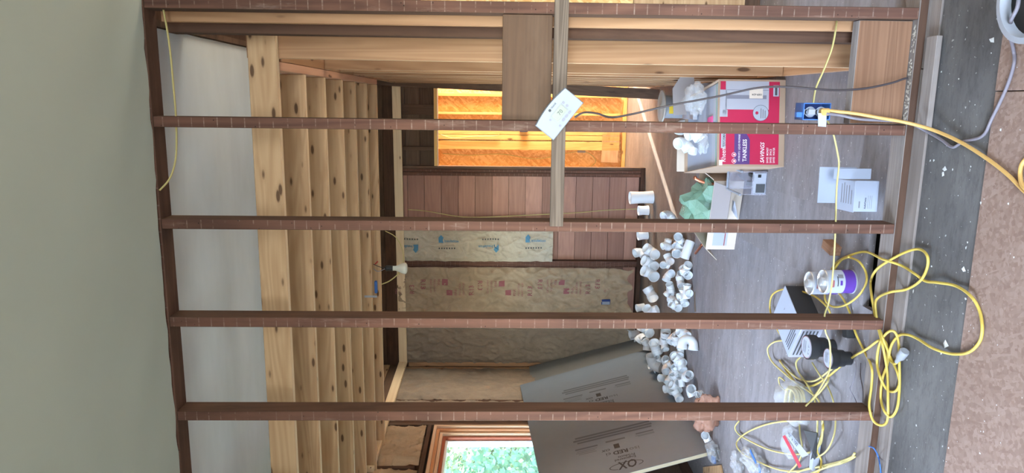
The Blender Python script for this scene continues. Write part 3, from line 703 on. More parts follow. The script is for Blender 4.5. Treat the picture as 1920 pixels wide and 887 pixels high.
# grey cord
cord('power_cord', [onY(1549, 213, D-0.03), onY(1575, 216, D-0.03), onY(1610, 223, D-0.05), onY(1660, 226, D-0.06), onY(1700, 229, D-0.08), onZ(1735, 245, 0.02), onZ(1765, 262, 0.005), onZ(1786, 276, 0.004), onZ(1805, 266, 0.004), onZ(1842, 255, 0.004),
     onZ(1860, 222, 0.012), onZ(1887, 165, 0.012), onZ(1901, 120, 0.012), onZ(1900, 92, 0.02), onZ(1893, 62, 0.13), onZ(1896, 38, 0.19), onZ(1908, 12, 0.20), onZ(1912, -25, 0.19)], 0.0055, GCORD, 'grey flat cord trailing over the floor to the grey tub', 'cord')
# ---- yellow house cables
cord('house_cable', [onY(306, 16, D+0.05), onY(314, 60, D+0.05), onY(320, 105, D+0.05), onY(325, 160, D+0.045), onY(329, 205, D+0.045), onY(331, 255, D+0.045), onY(329, 300, D+0.035), onY(318, 335, D+0.02), onY(299, 357, D+0.002)], 0.0055, YNM, 'pale yellow cable hanging under the top plate near the ceiling', flat=0.6)
cord('house_cable', [onY(1569, 37, D+0.10), onY(1567, 55, D+0.06), onY(1560, 90, D+0.04), onY(1545, 130, D+0.035), onY(1530, 165, D+0.03), onY(1525, 194, D+0.03)], 0.006, YNM, 'pale yellow cable dropping into the top of the blue wall box', flat=0.6)
cord('house_cable', [onY(1549, 224, D+0.03), onY(1561, 246, D+0.05), onY(1570, 285, D+0.05), onY(1573, 310, D+0.05), onY(1569, 350, D+0.05), onY(1567, 410, D+0.05), onY(1566, 440, D+0.05), onY(1564, 480, D+0.05), onY(1560, 530, D+0.05), onY(1553, 570, D+0.05), onY(1546, 592, D+0.05),
     onY(1548, 622, D+0.05), onY(1556, 645, D+0.05), onY(1556, 690, D+0.05), onY(1545, 715, D+0.05), onY(1528, 742, D+0.05), onY(1510, 762, D+0.05)], 0.006, YNM, 'pale yellow cable strung low through three studs behind the white box', flat=0.6)

# ================================================================== REAR ROOM, UP HIGH
# flood bulb hanging from the joists
e0 = onY(728, 503, 5.755); bpos = e0
e = empty('flood_bulb', bpos, 'frosted flood bulb hanging in a black socket below the joists', 'light bulb')
def rz(px): return onY(px, 503, 5.755)
zt, zs, zb_ = rz(722).z, rz(736).z, rz(764).z
Wb = frame((bpos.x, 5.755, 0), (1, 0, 0), (0, 1, 0))
hb = zs-zb_
lath('bulb', [(0.0005, zb_-0.0), (0.03, zb_+.002), (0.045, zb_+.01), (0.049, zb_+.02), (0.044, zb_+hb*.35), (0.026, zb_+hb*.65), (0.02, zb_+hb*.8), (0.02, zs)], BULB, Wb, e)
lath('socket', [(0.0005, zs-0.004), (0.023, zs-0.004), (0.024, zt-.012), (0.012, zt), (0.0005, zt)], BLACKP, Wb, e)
cord('lead_wire', [V((bpos.x, 5.755, zt)), V((bpos.x+.01, 5.765, zt+.05)), V((bpos.x+.03, 5.774, zt+.10))], 0.003, BLACKP, None, parent=e)
cord('lead_wire', [V((bpos.x-.005, 5.755, zt)), V((bpos.x-.03, 5.765, zt+.06)), V((bpos.x-.01, 5.774, zt+.10))], 0.003, WHITEP, None, parent=e)
cord('wire_nut_lead', [V((bpos.x+.03, 5.768, zt+.085)), V((bpos.x+.055, 5.768, zt+.06))], 0.005, plain('red_plastic', C3(196, 60, 44), 0.4), None, parent=e)
cord('bulb_cable', [onY(722, 433, 5.9), onY(742, 445, 5.9), onY(755, 470, 5.9), onY(755, 500, 5.8), onY(745, 515, 5.75), onY(730, 527, 5.72), onY(716, 533, 5.70)], 0.006, YNM, 'pale yellow cable looping past the flood bulb', flat=0.6)
p = onY(705, 538, 5.33)
slabme = boxme(0.10, 0.03, 0.022, [BLUEP], 0.01)
o = ob('ceiling_box', slabme, frame(onY(705, 538, 5.33), (1, 0, 0), (0, 1, 0))); tag(o, 'blue plastic ceiling box wedged between joists beside the bulb', 'electrical box')
o = ob('strap', boxme(0.016, 0.003, 0.09, [GREYP], 0.001), T(onY(695, 556, 4.89))); tag(o, 'grey metal strap hanging from a joist next to the blue box', 'metal strap')
cord('wall_cable', [onY(765, 393, YB-0.04), onY(800, 396, YB-0.03), onY(860, 406, YB-0.03), onY(910, 407, YB-0.03), onY(1000, 403, YB-0.03), onY(1080, 399, YB-0.03), onY(1140, 394, YB-0.03), onY(1195, 392, YB-0.06), onY(1208, 394, YB-0.1)], 0.007, YNM, 'yellow cable running down the red sheathing boards of the back wall', flat=0.6)
cord('hall_cable', [onY(830, 288, HY+0.07), onY(880, 291, HY+0.07), onY(940, 289, HY+0.07), onY(1005, 298, HY+0.07), onY(1050, 290, HY+0.07), onY(1085, 284, HY+0.07), onY(1105, 288, HY+0.07), onY(1117, 302, HY+0.07), onY(1105, 315, HY+0.07)], 0.010, YNM, 'yellow cable draped along the orange strand board in the hall', flat=0.6)
cord('hall_cable', [onY(826, 252, HY-0.02), onY(850, 259, HY-0.02), onY(890, 256, HY-0.02), onY(930, 255, HY-0.02), onY(937, 250, HY-0.02)], 0.009, YNM, 'short yellow cable across the bright hall studs', flat=0.6)
o = ob('hall_box', boxme(0.05, 0.05, 0.10, [BLUED], 0.004), T(onY(982, 243.5, HY-0.03))); tag(o, 'small dark electrical box on the bright hall studs', 'electrical box')
o = ob('hall_box', boxme(0.03, 0.04, 0.10, [GREYP], 0.004), T(onY(1090, 284, HY+0.06))); tag(o, 'small grey electrical box on the orange strand board', 'electrical box')
#@@PART2@@
# ================================================================== PVC FITTINGS
def pipe_mesh(name, path, ro, wall=0.13, hub=0.0, hublen=0.55, seg=20, hubs=(1, 1)):
    """hollow pipe of outer radius ro swept along path, with thicker hubs at its ends"""
    n = len(path); L = [0]
    for i in range(1, n): L.append(L[-1]+(path[i]-path[i-1]).length)
    pts, rad = [], []
    for i, p in enumerate(path):
        pts.append(p); d0, d1 = L[i], L[-1]-L[i]
        rad.append(ro*(1+hub) if (hubs[0] and d0 < hublen*ro*1.6) or (hubs[1] and d1 < hublen*ro*1.6) else ro)
    va, fa = tube(pts, ro, seg, rad, caps=False)
    vb, fb = tube(pts, ro, seg, [r*(1-wall) for r in rad], caps=False)
    k = len(va); vs = va+vb; fc = fa+[tuple(k+q for q in f[::-1]) for f in fb]
    for i in range(seg):
        j = (i+1) % seg
        fc.append((i, k+i, k+j, j)); m0 = (n-1)*seg; fc.append((m0+i, m0+j, k+m0+j, k+m0+i))
    return vs, fc
def arc(ang, R, lead, n=9):
    """path: mouth at origin pointing +x (outward), curving so that the far mouth points at angle ang from the run"""
    p = [V((0, 0, 0)), V((-lead*.45, 0, 0)), V((-lead*.55, 0, 0)), V((-lead, 0, 0))]
    for i in range(1, n+1):
        t = ang*i/n; p.append(V((-lead-R*math.sin(t), R*(1-math.cos(t)), 0)))
    d = V((-math.cos(ang), math.sin(ang), 0)); q = p[-1]
    for s in (lead*.45, lead*.55, lead): p.append(q+d*s)
    return p
def fin(name, vs, fc, mat):
    me = mesh(name, vs, fc, True)
    try: me.set_sharp_from_angle(angle=math.radians(38))
    except Exception: pass
    me.materials.append(mat); return me
PV = {}
PV['e90'] = fin('pipe_elbow', *pipe_mesh('e', arc(math.pi/2, 0.95, 0.85), 1.0, 0.07, 0.10), PVC)
PV['e90g'] = fin('pipe_elbow', *pipe_mesh('e', arc(math.pi/2, 1.3, 0.85), 1.0, 0.07, 0.08), PVCG)
PV['e45'] = fin('pipe_bend', *pipe_mesh('e', arc(math.pi/4, 1.6, 0.85), 1.0, 0.07, 0.10), PVC)
PV['trap'] = fin('trap_bend', *pipe_mesh('e', arc(math.pi, 1.25, 0.9, 16), 1.0, 0.07, 0.10), PVC)
PV['cpl'] = fin('pipe_coupling', *pipe_mesh('c', [V((-q, 0, 0)) for q in (0, .85, .9, 1.2, 1.25, 2.1)], 0.94, 0.07, 0.09, 0.55), PVC)
PV['long'] = fin('pipe_coupling', *pipe_mesh('c', [V((-q, 0, 0)) for q in (0, 1.5, 1.55, 2.1, 2.15, 3.7)], 0.94, 0.07, 0.08, 0.95), PVC)
PV['short'] = fin('pipe_coupling', *pipe_mesh('c', [V((-q, 0, 0)) for q in (0, .55, .58, .72, .75, 1.3)], 0.97, 0.07, 0.06, 0.36), PVC)
PV['pipe'] = fin('pipe_length', *pipe_mesh('c', [V((-q, 0, 0)) for q in (0, 1, 2, 3, 3.9)], 1.0, 0.07), PVC)
va, fa = pipe_mesh('t', [V((0, -q, 0)) for q in (-1.7, -.95, -.9, 0, .9, .95, 1.7)], 0.92, 0.07, 0.12, 0.5)
vb, fb = pipe_mesh('t', [V((q, 0, 0)) for q in (1.75, 1.0, .95, 0.55)], 0.92, 0.07, 0.12, 0.45, 20, (1, 0))
PV['tee'] = fin('pipe_tee', va+[v for v in vb], fa+[tuple(len(va)+i for i in f) for f in fb], PVC)
for v in PV['tee'].vertices: v.co.x -= 1.75
NAMES = {'e90': 'pipe_elbow', 'e90g': 'pipe_elbow', 'e45': 'pipe_bend', 'trap': 'trap_bend', 'cpl': 'pipe_coupling', 'long': 'pipe_coupling', 'short': 'pipe_coupling', 'pipe': 'pipe_length', 'tee': 'pipe_tee'}
def wdir(d): return V((-d[1], -d[2], -d[0]))          # photo direction (right, down, towards us) -> room
def place(kind, px, py, dia, a, b, lift=0.0, zfix=None, label=None, cat='pipe fitting', group='white pipe fittings on the floor'):
    a = wdir(a).normalized(); b = wdir(b)
    R = frame((0, 0, 0), a, b).to_3x3(); me = PV[kind]
    mz = min((R @ v.co).z for v in me.vertices); r = 0.05
    for _ in range(5):
        zz = (-mz*r+lift) if zfix is None else zfix
        p = onZ(px, py, zz); r = dia/2/F_PX*(p-CAM).dot(fwd)/1.08
    W = T(p) @ R.to_4x4() @ Matrix.Scale(r, 4)
    o = ob(NAMES[kind], me, W)
    tag(o, label, cat, group); return o
Z1 = lambda x, y: (1170+x/5.913, 440+y/5.913)
Z2 = lambda x, y: (1170+x/5.22, 590+y/5.22)
def flabel(k, px, py, d, a, pile):
    ax_, ay_, c = a
    if c > 0.75*math.hypot(ax_, ay_, c): face = 'mouth facing us'
    elif abs(ax_) >= abs(ay_): face = 'mouth up' if ax_ < 0 else 'mouth down'
    else: face = 'mouth turned right' if ay_ < 0 else 'mouth turned left'
    size = 'wide' if d > 18.6 else ('narrow' if d < 14.8 else 'medium')
    if pile == 1:
        row = 'along the wall foot' if px < 1238 else ('on the plywood side' if px > 1274 else 'in mid pile')
        col = 'nearer the carton' if py < 492 else ('below the torn insulation' if py < 530 else 'nearer the third stud')
    else:
        row = 'against the grey board' if (px-1180)*1.35 < (py-640) else ('on the plywood edge' if px > 1268 else 'in mid heap')
        col = 'close under the third stud' if py < 642 else ('halfway along' if py < 690 else 'nearer the last stud')
    return '%s white pipe %s, %s, %s' % (size, K[k], face, row), col, py
K = {'e90': 'elbow', 'e90g': 'elbow', 'e45': 'bend', 'cpl': 'coupling', 'short': 'coupling', 'tee': 'tee', 'trap': 'trap bend', 'pipe': 'length'}
A = [  # zoom x, y, mouth diameter, mouth direction, bend direction, kind
 (345, 225, 118, (.15, .15, 1), (-.8, -.5, 0), 'e90'), (232, 240, 100, (.4, .5, .8), (-.8, -.2, -.3), 'e90'), (335, 355, 118, (.2, .2, 1), (-.9, -.4, 0), 'e90'),
 (338, 470, 124, (.2, .2, 1), (-.9, -.4, 0), 'e90'), (325, 710, 118, (.2, .5, 1), (-.6, -.9, 0), 'e45'), (500, 160, 84, (.2, .8, .6), (.1, -1, .1), 'e45'),
 (425, 130, 82, (-1, .2, .4), (.4, .6, 0), 'e45'), (600, 25, 95, (-.3, -.3, 1), (.6, .8, 0), 'e90'), (575, 130, 86, (-.4, .3, .8), (.7, -.3, -.2), 'e90'),
 (585, 215, 108, (-.2, .3, 1), (.5, -.7, -.2), 'e90'), (518, 300, 88, (.1, .2, 1), (-.3, -1, 0), 'e45'), (435, 340, 82, (-.4, .1, .9), (.9, .3, 0), 'e90'),
 (530, 430, 92, (.3, -.4, .9), (-.4, .7, 0), 'e90'), (715, 330, 95, (.1, -.7, .6), (-.4, .7, .3), 'e90'), (715, 455, 98, (.1, .2, 1), (-.5, -.8, 0), 'e90'),
 (630, 430, 90, (0, -.7, .6), (.3, .2, 1), 'cpl'), (640, 570, 92, (0, .4, .9), (-.1, -1, 0), 'e45'), (500, 545, 85, (-.5, -.8, .3), (.3, .9, 0), 'e45'),
 (512, 632, 80, (0, .6, .7), (.2, -1, 0), 'short'), (525, 665, 72, (.2, .3, .9), (-.5, .8, 0), 'e90'), (500, 735, 84, (-.9, .3, .4), (.7, .5, 0), 'e90'),
 (725, 655, 98, (.1, .1, 1), (0, -1, 0), 'tee'), (605, 690, 88, (-.8, .2, .4), (.2, 1, 0), 'tee'), (680, 775, 92, (.1, .5, .8), (-.2, -1, .1), 'e45'),
 (605, 815, 92, (.2, .1, 1), (-.8, -.4, 0), 'e90'), (525, 800, 80, (-.8, .5, .3), (.6, -.6, .2), 'e45'), (75, 815, 85, (-1, 0, .15), (0, 1, 0), 'short'),
 (140, 815, 92, (-1, .1, .2), (0, 1, 0), 'cpl'), (250, 815, 105, (-.6, -.6, .4), (.7, -.3, .3), 'e90')]
FIT = []
for zx, zy, d, a, b, k in A: FIT.append((place(k, *Z1(zx, zy), d/5.913, a, b),)+flabel(k, *Z1(zx, zy), d/5.913, a, 1))
B = [(20, 165, 80, (-.5, .5, .5), (.5, .5, 0), 'e90'), (60, 195, 88, (-1, 0, .25), (0, 1, 0), 'cpl'), (80, 240, 95, (-1, .1, .25), (0, 1, 0), 'short'), (252, 183, 100, (.2, .2, 1), (-.8, -.5, 0), 'e90'),
 (207, 248, 86, (.2, .3, 1), (-.5, .8, 0), 'e90'), (225, 348, 80, (-.1, .9, .4), (-.5, -.3, 0), 'e45'), (295, 275, 105, (-.3, -.8, .5), (.3, .8, .3), 'e45'), (335, 370, 100, (.2, .3, .9), (-.3, -.9, 0), 'e45'),
 (410, 160, 108, (-.1, -.9, .4), (1, 0, 0), 'short'), (400, 222, 76, (.1, -.5, .7), (.1, 1, 0), 'e45'), (405, 342, 76, (0, .5, .8), (0, -1, 0), 'e45'), (455, 270, 90, (-.5, .5, .6), (.6, -.6, 0), 'e90'),
 (505, 195, 85, (-.4, -.9, .3), (.2, .9, .3), 'e45'), (545, 290, 72, (.1, .3, .9), (-.5, .5, 0), 'e90'), (620, 208, 86, (.2, .2, 1), (-.9, -.3, 0), 'e90'), (552, 165, 80, (-.3, -.9, .3), (.8, .2, .2), 'e45'),
 (565, 335, 100, (-.1, .9, .4), (.9, .2, 0), 'trap'), (490, 395, 92, (-.5, -.7, .4), (.4, .8, .2), 'e45'), (548, 405, 80, (-.3, .1, .9), (0, 1, 0), 'tee'), (268, 400, 105, (-.1, -1, .2), (.4, .2, .3), 'e90g'),
 (320, 412, 62, (-.5, -.6, .5), (.6, .5, 0), 'e45'), (342, 475, 82, (.1, .2, 1), (-.6, -.8, 0), 'e45'), (333, 545, 82, (.1, .2, 1), (-.9, -.3, 0), 'e90'), (415, 560, 86, (-.1, .3, 1), (.8, -.5, 0), 'e90'),
 (413, 435, 72, (.1, -.3, .9), (.3, .8, 0), 'e90'), (450, 515, 76, (.4, .8, .4), (.5, -.2, 0), 'cpl'), (482, 600, 80, (-.2, .3, .9), (.7, .6, 0), 'e90'), (495, 520, 72, (-.3, 0, .9), (.7, -.3, 0), 'e90'),
 (572, 478, 94, (.1, .1, 1), (-.8, -.5, 0), 'e90'), (580, 545, 86, (.2, .5, .8), (-.2, -.9, 0), 'e45'), (545, 602, 80, (.2, .3, .9), (-.4, -.8, 0), 'e45'), (350, 620, 76, (-.8, -.2, .4), (.7, .5, .3), 'e45'),
 (430, 672, 82, (-.5, .5, .7), (.5, -.7, 0), 'e90'), (538, 660, 80, (.1, .1, .9), (-.5, -.8, 0), 'e90'), (570, 705, 74, (.1, .9, .3), (1, 0, 0), 'cpl'), (640, 592, 90, (.1, -.3, 1), (0, 1, 0), 'e45'),
 (672, 795, 88, (.4, .8, .3), (-.3, -.9, .3), 'e90'), (395, 730, 76, (-1, 0, .3), (.3, .9, 0), 'e45'), (535, 742, 80, (.1, .1, 1), (-.8, -.4, 0), 'e90'), (545, 830, 82, (.1, .3, 1), (-.6, -.7, 0), 'e45'), (718, 790, 86, (-.9, .1, .5), (0, 1, 0), 'short')]
for zx, zy, d, a, b, k in B: FIT.append((place(k, *Z2(zx, zy), d/5.22, a, b),)+flabel(k, *Z2(zx, zy), d/5.22, a, 2))
ORD = ['first', 'second', 'third', 'fourth', 'fifth', 'sixth', 'seventh', 'eighth', 'ninth', 'tenth']
for key in sorted({f[1] for f in FIT}):
    mem = sorted((f for f in FIT if f[1] == key), key=lambda f: f[3]); cols = [f[2] for f in mem]
    for i, f in enumerate(mem):
        f[0]['label'] = key+', '+(f[2] if len(set(cols)) == len(cols) else ORD[i]+' such from the carton')
place('pipe', *Z1(668, 262), 19, (-.35, .9, .25), (1, 0, 0), label='thick white pipe length lying aslant beside the opened carton', group=None)
G0 = 'white fittings by the red sheathing'
place('long', 1181, 371, 25.5, (-1, .03, .05), (0, 1, 0), label='tall white pipe coupling standing upright before the red sheathing', group=G0)
place('cpl', 1197, 395, 19.5, (-1, .03, .05), (0, 1, 0), label='short white coupling standing next to the tall upright coupling', group=G0)
place('cpl', 1196, 442, 19, (-1, .1, .1), (0, 1, 0), label='white coupling standing just left of the middle stud', group=G0)
place('e90', 1244, 406, 18, (-.6, .2, .4), (.6, .5, 0), label='single white elbow lying alone on the tan floor', group=G0)
place('e90', 1322, 817, 15, (-.3, -.3, .8), (.4, .7, 0), label='white elbow half hidden under the pink plastic bag', group=None)

# ================================================================== CARTONS
# ---- water heater carton with red print
ca = onZ(1470, 313); cbp = V((0.138, 4.10, 0)); CX = (cbp-ca); CX.z = 0; CWd = CX.length; CX.normalize(); CY = V((-CX.y, CX.x, 0))
CH = zat(1346, 230, 4.06); CDp = 0.70
crt = empty('heater_carton', ca, 'large open carton with red water heater print standing by the right wall', 'carton')
CW = frame(ca, CX, CY)                      # local x right, y away, z up
def cpan(name, x0, x1, y0, y1, z0, z1, m, par=crt): return ob(name, boxme(x1-x0, y1-y0, z1-z0, [m], 0.001), CW @ T(((x0+x1)/2, (y0+y1)/2, (z0+z1)/2)), par)
front = cpan('front_panel', 0, CWd, 0, 0.006, 0, CH, CARD); cpan('back_panel', 0, CWd, CDp-0.006, CDp, 0, CH, CARD)
cpan('side_panel', 0, 0.006, 0.006, CDp-0.006, 0, CH, CARD); cpan('side_panel', CWd-0.006, CWd, 0.006, CDp-0.006, 0, CH, CARD)
cpan('bottom_panel', 0.006, CWd-0.006, 0.006, CDp-0.006, 0.0, 0.006, CARD)
cpan('white_insert', 0.008, CWd-0.008, 0.008, CDp-0.008, CH-0.024, CH-0.020, PAPER)
cpan('inner_flap', 0.012, CWd*0.5, 0.012, 0.15, CH-0.018, CH-0.015, PAPERL); cpan('inner_flap', CWd*0.55, CWd-.012, 0.012, 0.13, CH-0.018, CH-0.015, PAPERL)
cpan('tape_line', 0.01, CWd-.01, 0.07, 0.074, CH-0.0145, CH-0.012, plain('green_tape', C3(150, 190, 160), 0.5))
cpan('pink_label', CWd*0.50, CWd*0.62, 0.15, 0.24, CH-0.0195, CH-0.012, plain('pink_print', C3(220, 90, 150), 0.5))
# standing back flap
cpan('top_flap', 0.01, CWd*0.46, CDp, CDp+0.005, CH-0.02, CH+0.05, CARDL)
fp = [onY(1263, 216, 4.68), onY(1307, 214, 4.68), onY(1301, 142, 4.68), onY(1277, 142, 4.68), onY(1261, 166, 4.68)]
vs = fp+[p+V((0, .005, 0)) for p in fp]; nf = 5
ob('raised_flap', mesh('raised_flap', vs, [tuple(range(nf)), tuple(range(nf, 2*nf))[::-1]]+[(i, nf+i, nf+(i+1) % nf, (i+1) % nf) for i in range(nf)]), None, crt, CARDG)
# print: local frame on the front face (x right, y up)
FW = frame(ca + V((0, 0, 0)) - CY*0.0012, CX, (0, 0, 1))
def cpx(px, py):
    p = onY(px, py, 1.0); d = p-CAM; nrm = CY; t = (ca-CAM).dot(nrm)/d.dot(nrm); q = CAM+d*t; l = FW.inverted() @ q; return l.x, l.y
x0, y0 = cpx(1459, 309); x1, y1 = cpx(1349, 151)
pr = rect('red_print', FW, 0.012, y0, CWd-0.012, CH-0.012, RED, front)
def prect(nm, pxa, pya, pxb, pyb, m, h=0.0006):
    a = cpx(pxa, pya); b = cpx(pxb, pyb)
    return rect(nm, FW, min(a[0], b[0]), min(a[1], b[1]), max(a[0], b[0]), max(a[1], b[1]), m, front, h)
prect('heater_picture', 1361, 152, 1441, 206, SILV, .0006); prect('heater_picture', 1355, 206, 1364, 219, SILV, .0006); prect('heater_picture', 1350, 168, 1362, 219, SILV, .0006)
prect('heater_band', 1363, 178, 1437, 186, SILVD, .0009); prect('heater_edge_line', 1363, 168, 1441, 170, SILVD, .0009)  # dark grey stripes printed over the heater picture
prect('barcode_label', 1450, 160, 1460, 181, PAPERL, .0009); prect('barcode', 1453, 162, 1457, 179, INK_D, .0012)
prect('shipping_label', 1405, 166, 1430, 185, plain('cream_label', C3(236, 220, 206), 0.6), .0012)
a = cpx(1428, 184); text('1009-634', 0.0155, INK_K, FW, front, cpx(1429, 176)[0], cpx(1429, 176)[1], .0016, math.pi/2, 1, 0.02) 
cx, cy = cpx(1426, 212); disc('seal_ring', FW, cx, cy, 0.046, INK_D, front, .0009); disc('seal', FW, cx, cy, 0.044, PAPERL, front, .0012); disc('seal_drop', FW, cx-0.0, cy+0.022, 0.009, RED, front, .0015)
for q in range(3): rect('fine_print', FW, cx-0.030, cy-0.004-q*0.012, cx+0.026-q*.006, cy+0.001-q*0.012, INK_G, front, .0016)
pa = [cpx(1376, 308), cpx(1405, 308), cpx(1406, 262), cpx(1397, 246), cpx(1377, 248)]
flat('purple_print', FW, pa, PURP, front, .0008)
prect('grey_strip', 1352, 243, 1360, 278, SILV, .0009)
def ctext(s, px, py, size, m=INK_W, sx=1.0, bold=0.0, shear=0.0, h=.0015):
    x, y = cpx(px, py); return text(s, size, m, FW, front, x, y, h, 0, sx, bold, shear)
ctext('Rheem', 1360, 304, 0.040, sx=0.78); ctext('PERFORMANCE', 1359, 276, 0.020, INK_D, 0.78, 0.01)
ctext('199,900 BTU  LIQUID PROPANE', 1387, 303, 0.0155, sx=0.72, bold=0.01); ctext('TANKLESS', 1399, 303, 0.032, sx=0.86, bold=0.02)
ctext('SAVINGS', 1432, 306, 0.032, sx=0.92, bold=0.015, shear=0.25)
for s_, px in (('SAVES  MONEY', 1440), ('SAVES  SPACE', 1446), ('SAVES  WATER', 1452)): ctext(s_, px, 306, 0.0165, sx=0.8, bold=0.008)
for px, py in ((1376, 302), (1376, 290)):
    x, y = cpx(px, py); disc('icon', FW, x, y, 0.013, INK_W, front, .0011); disc('icon', FW, x, y, 0.011, RED, front, .0013); disc('icon_drop', FW, x, y-.001, 0.006, INK_W, front, .0015)
prect('rheem_mark', 1348, 300, 1354, 310, INK_W, .0012)
# things lying in the carton
zi = CH-0.020
place('e90', 1292, 281, 22, (.5, .8, .4), (-.6, -.2, .2), zfix=zi+0.05, label='white elbow lying in the heater carton, nearest its left side', group='fittings in the heater carton')
place('e90', 1312, 262, 21, (.5, .8, .4), (-.8, .1, .2), zfix=zi+0.05, label='white elbow lying in the middle of the heater carton', group='fittings in the heater carton')
place('e90', 1272, 247, 22, (-.3, .7, .4), (.6, .5, .2), zfix=zi+0.06, label='white elbow at the back of the heater carton', group='fittings in the heater carton')
place('short', 1298, 288, 17, (-.3, .9, .4), (0, 0, 1), zfix=zi+0.04, label='short white coupling in the heater carton by the elbows', group='fittings in the heater carton')
o = crumple('plastic_bag', T(onZ(1318, 185, zi+0.03)), (0.09, 0.09, 0.07), CLEAR, None, 0.5, 3, 4); tag(o, 'clear crumpled plastic bag in the heater carton under the raised flap', 'plastic bag')
o = crumple('plastic_bag', T(onZ(1325, 270, zi+0.01)), (0.06, 0.06, 0.035), CLEAR, None, 0.5, 3, 9); tag(o, 'small clear bag with brown bits in the heater carton', 'plastic bag')
p = onZ(1303, 217, zi+0.02); o = ob('white_bar', boxme(0.05, 0.26, 0.03, [PAPERL], 0.002), frame(p+V((0, .12, 0)), (1, 0, 0), (0, 1, 0))); tag(o, 'white card strip lying in the carton below the raised flap', 'card strip')
# ---- wire spool behind the carton
sp = onZ(1241, 200, 0.40)
e = empty('wire_spool', (sp.x, sp.y, 0), 'upright pale wire spool standing behind the heater carton', 'spool')
lath('flange', [(0.0005, .397), (0.12, .397), (0.122, .402), (0.12, .407), (0.03, .407), (0.022, .412), (0.0005, .412)], plain('pale_board', C3(184, 178, 168), 0.7), T((sp.x, sp.y, 0)), e, 32)
lath('core', [(0.085, 0.012), (0.085, .396)], GREYP, T((sp.x, sp.y, 0)), e, 28); lath('flange', [(0.0005, 0), (0.12, 0), (0.12, .012), (0.0005, .012)], CARDG, T((sp.x, sp.y, 0)), e, 32)
ob('yellow_label', boxme(0.06, 0.002, 0.05, [YTAB], 0), T((sp.x-0.02, sp.y-0.09, 0.34)), e)

# ---- opened carton with the green bag
gl, grr = onZ(1377, 468), onZ(1396, 340); GX = (grr-gl); GX.z = 0; GW_ = GX.length; GX.normalize(); GYd = V((-GX.y, GX.x, 0)); GH = 0.20
g = empty('open_carton', gl, 'small opened brown carton behind the middle stud holding a green bag', 'carton')
GM = frame(gl, GX, GYd)
def gpan(name, x0, x1, y0, y1, z0, z1, m): return ob(name, boxme(x1-x0, y1-y0, z1-z0, [m], 0.001), GM @ T(((x0+x1)/2, (y0+y1)/2, (z0+z1)/2)), g)
fpn = gpan('front_panel', 0, GW_, 0, .005, 0, GH, CARDL); gpan('back_panel', 0, GW_, .35, .355, 0, GH, CARD); gpan('side_panel', 0, .005, .005, .35, 0, GH, CARDL); gpan('side_panel', GW_-.005, GW_, .005, .35, 0, GH, CARD); gpan('bottom_panel', .005, GW_-.005, .005, .35, 0, .005, CARD)  # paler card on front and left side: side light put into the colour
def quad(name, pts, m, par, th=0.004):
    pts = [V(p) for p in pts]; nrm = (pts[1]-pts[0]).cross(pts[2]-pts[0]).normalized()*th; k = len(pts)
    vs = pts+[p+nrm for p in pts]; fc = [tuple(range(k))[::-1], tuple(range(k, 2*k))]+[(i, (i+1) % k, k+(i+1) % k, k+i) for i in range(k)]
    return ob(name, mesh(name, vs, fc), None, par, m)
gp = lambda x, y, z_: GM @ V((x, y, z_))
quad('front_flap', [gp(GW_*.30, -.004, GH), gp(GW_*.99, -.004, GH), gp(GW_*.97, -.10, GH-.085), gp(GW_*.32, -.10, GH-.085)], CARDG, g)  # greyer card puts this flap's shade into its colour
quad('side_flap', [gp(GW_, .02, GH), gp(GW_, .33, GH), gp(GW_+.07, .30, GH+.10), gp(GW_+.07, .06, GH+.10)], CARDL, g)
quad('side_flap', [gp(0, .33, GH), gp(0, .02, GH), gp(-.10, .04, GH-.10), gp(-.10, .30, GH-.10)], CARDL, g)
GF = frame(gl-GYd*0.0015, GX, (0, 0, 1))
rect('shipping_label', GF, .03, .06, .15, .16, PAPERL, fpn); rect('label_stripe', GF, .03, .075, .15, .083, INK_R, fpn, .0005); rect('label_stripe', GF, .125, .06, .133, .16, INK_R, fpn, .0005)
gb = GM @ V((GW_*.55, .17, .06))
o = crumple('green_bag', T(gb), (0.17, 0.14, 0.16), CLEARG, None, 0.85, 3.2, 2, 3, True, True); tag(o, 'crumpled pale green plastic bag spilling out of the opened carton', 'plastic bag')
cord('copper_pipe', [GM @ V((GW_*.86, .1, .03)), GM @ V((GW_*.88, .13, .20)), GM @ V((GW_*.93, .15, .28)), GM @ V((GW_*.96, .16, .285))], 0.011, COPPER, 'short bent copper pipe sticking out of the opened carton', 'pipe')
q0, q1 = onZ(1304, 475, .014), onZ(1317, 458, .014)
cord('copper_pipe', [q0, (q0+q1)/2, q1], 0.011, COPPER, 'straight copper pipe end lying beside the thick white pipe', 'pipe')
o = crumple('paper_wad', T(onZ(1362, 326, 0.0)), (0.05, 0.09, 0.07), plain('brown_paper', C3(206, 178, 128), 0.85), None, 0.4, 3, 6); tag(o, 'crumpled brown paper between the heater carton and the clear bin', 'paper')
pp = [onZ(1368, 372, .02), onZ(1366, 408, .03), onZ(1384, 412, .01), onZ(1378, 378, .09)]
o = quad('paper_sheet', pp, PAPERL, None, 0.001); tag(o, 'folded white paper sheet leaning on the opened carton', 'paper')
o = crumple('white_card', T(onZ(1332, 378, .12)), (0.05, 0.04, 0.03), PAPERL, None, .3, 2, 3, 3); tag(o, 'white scrap of card in the carton beside the green bag', 'card')
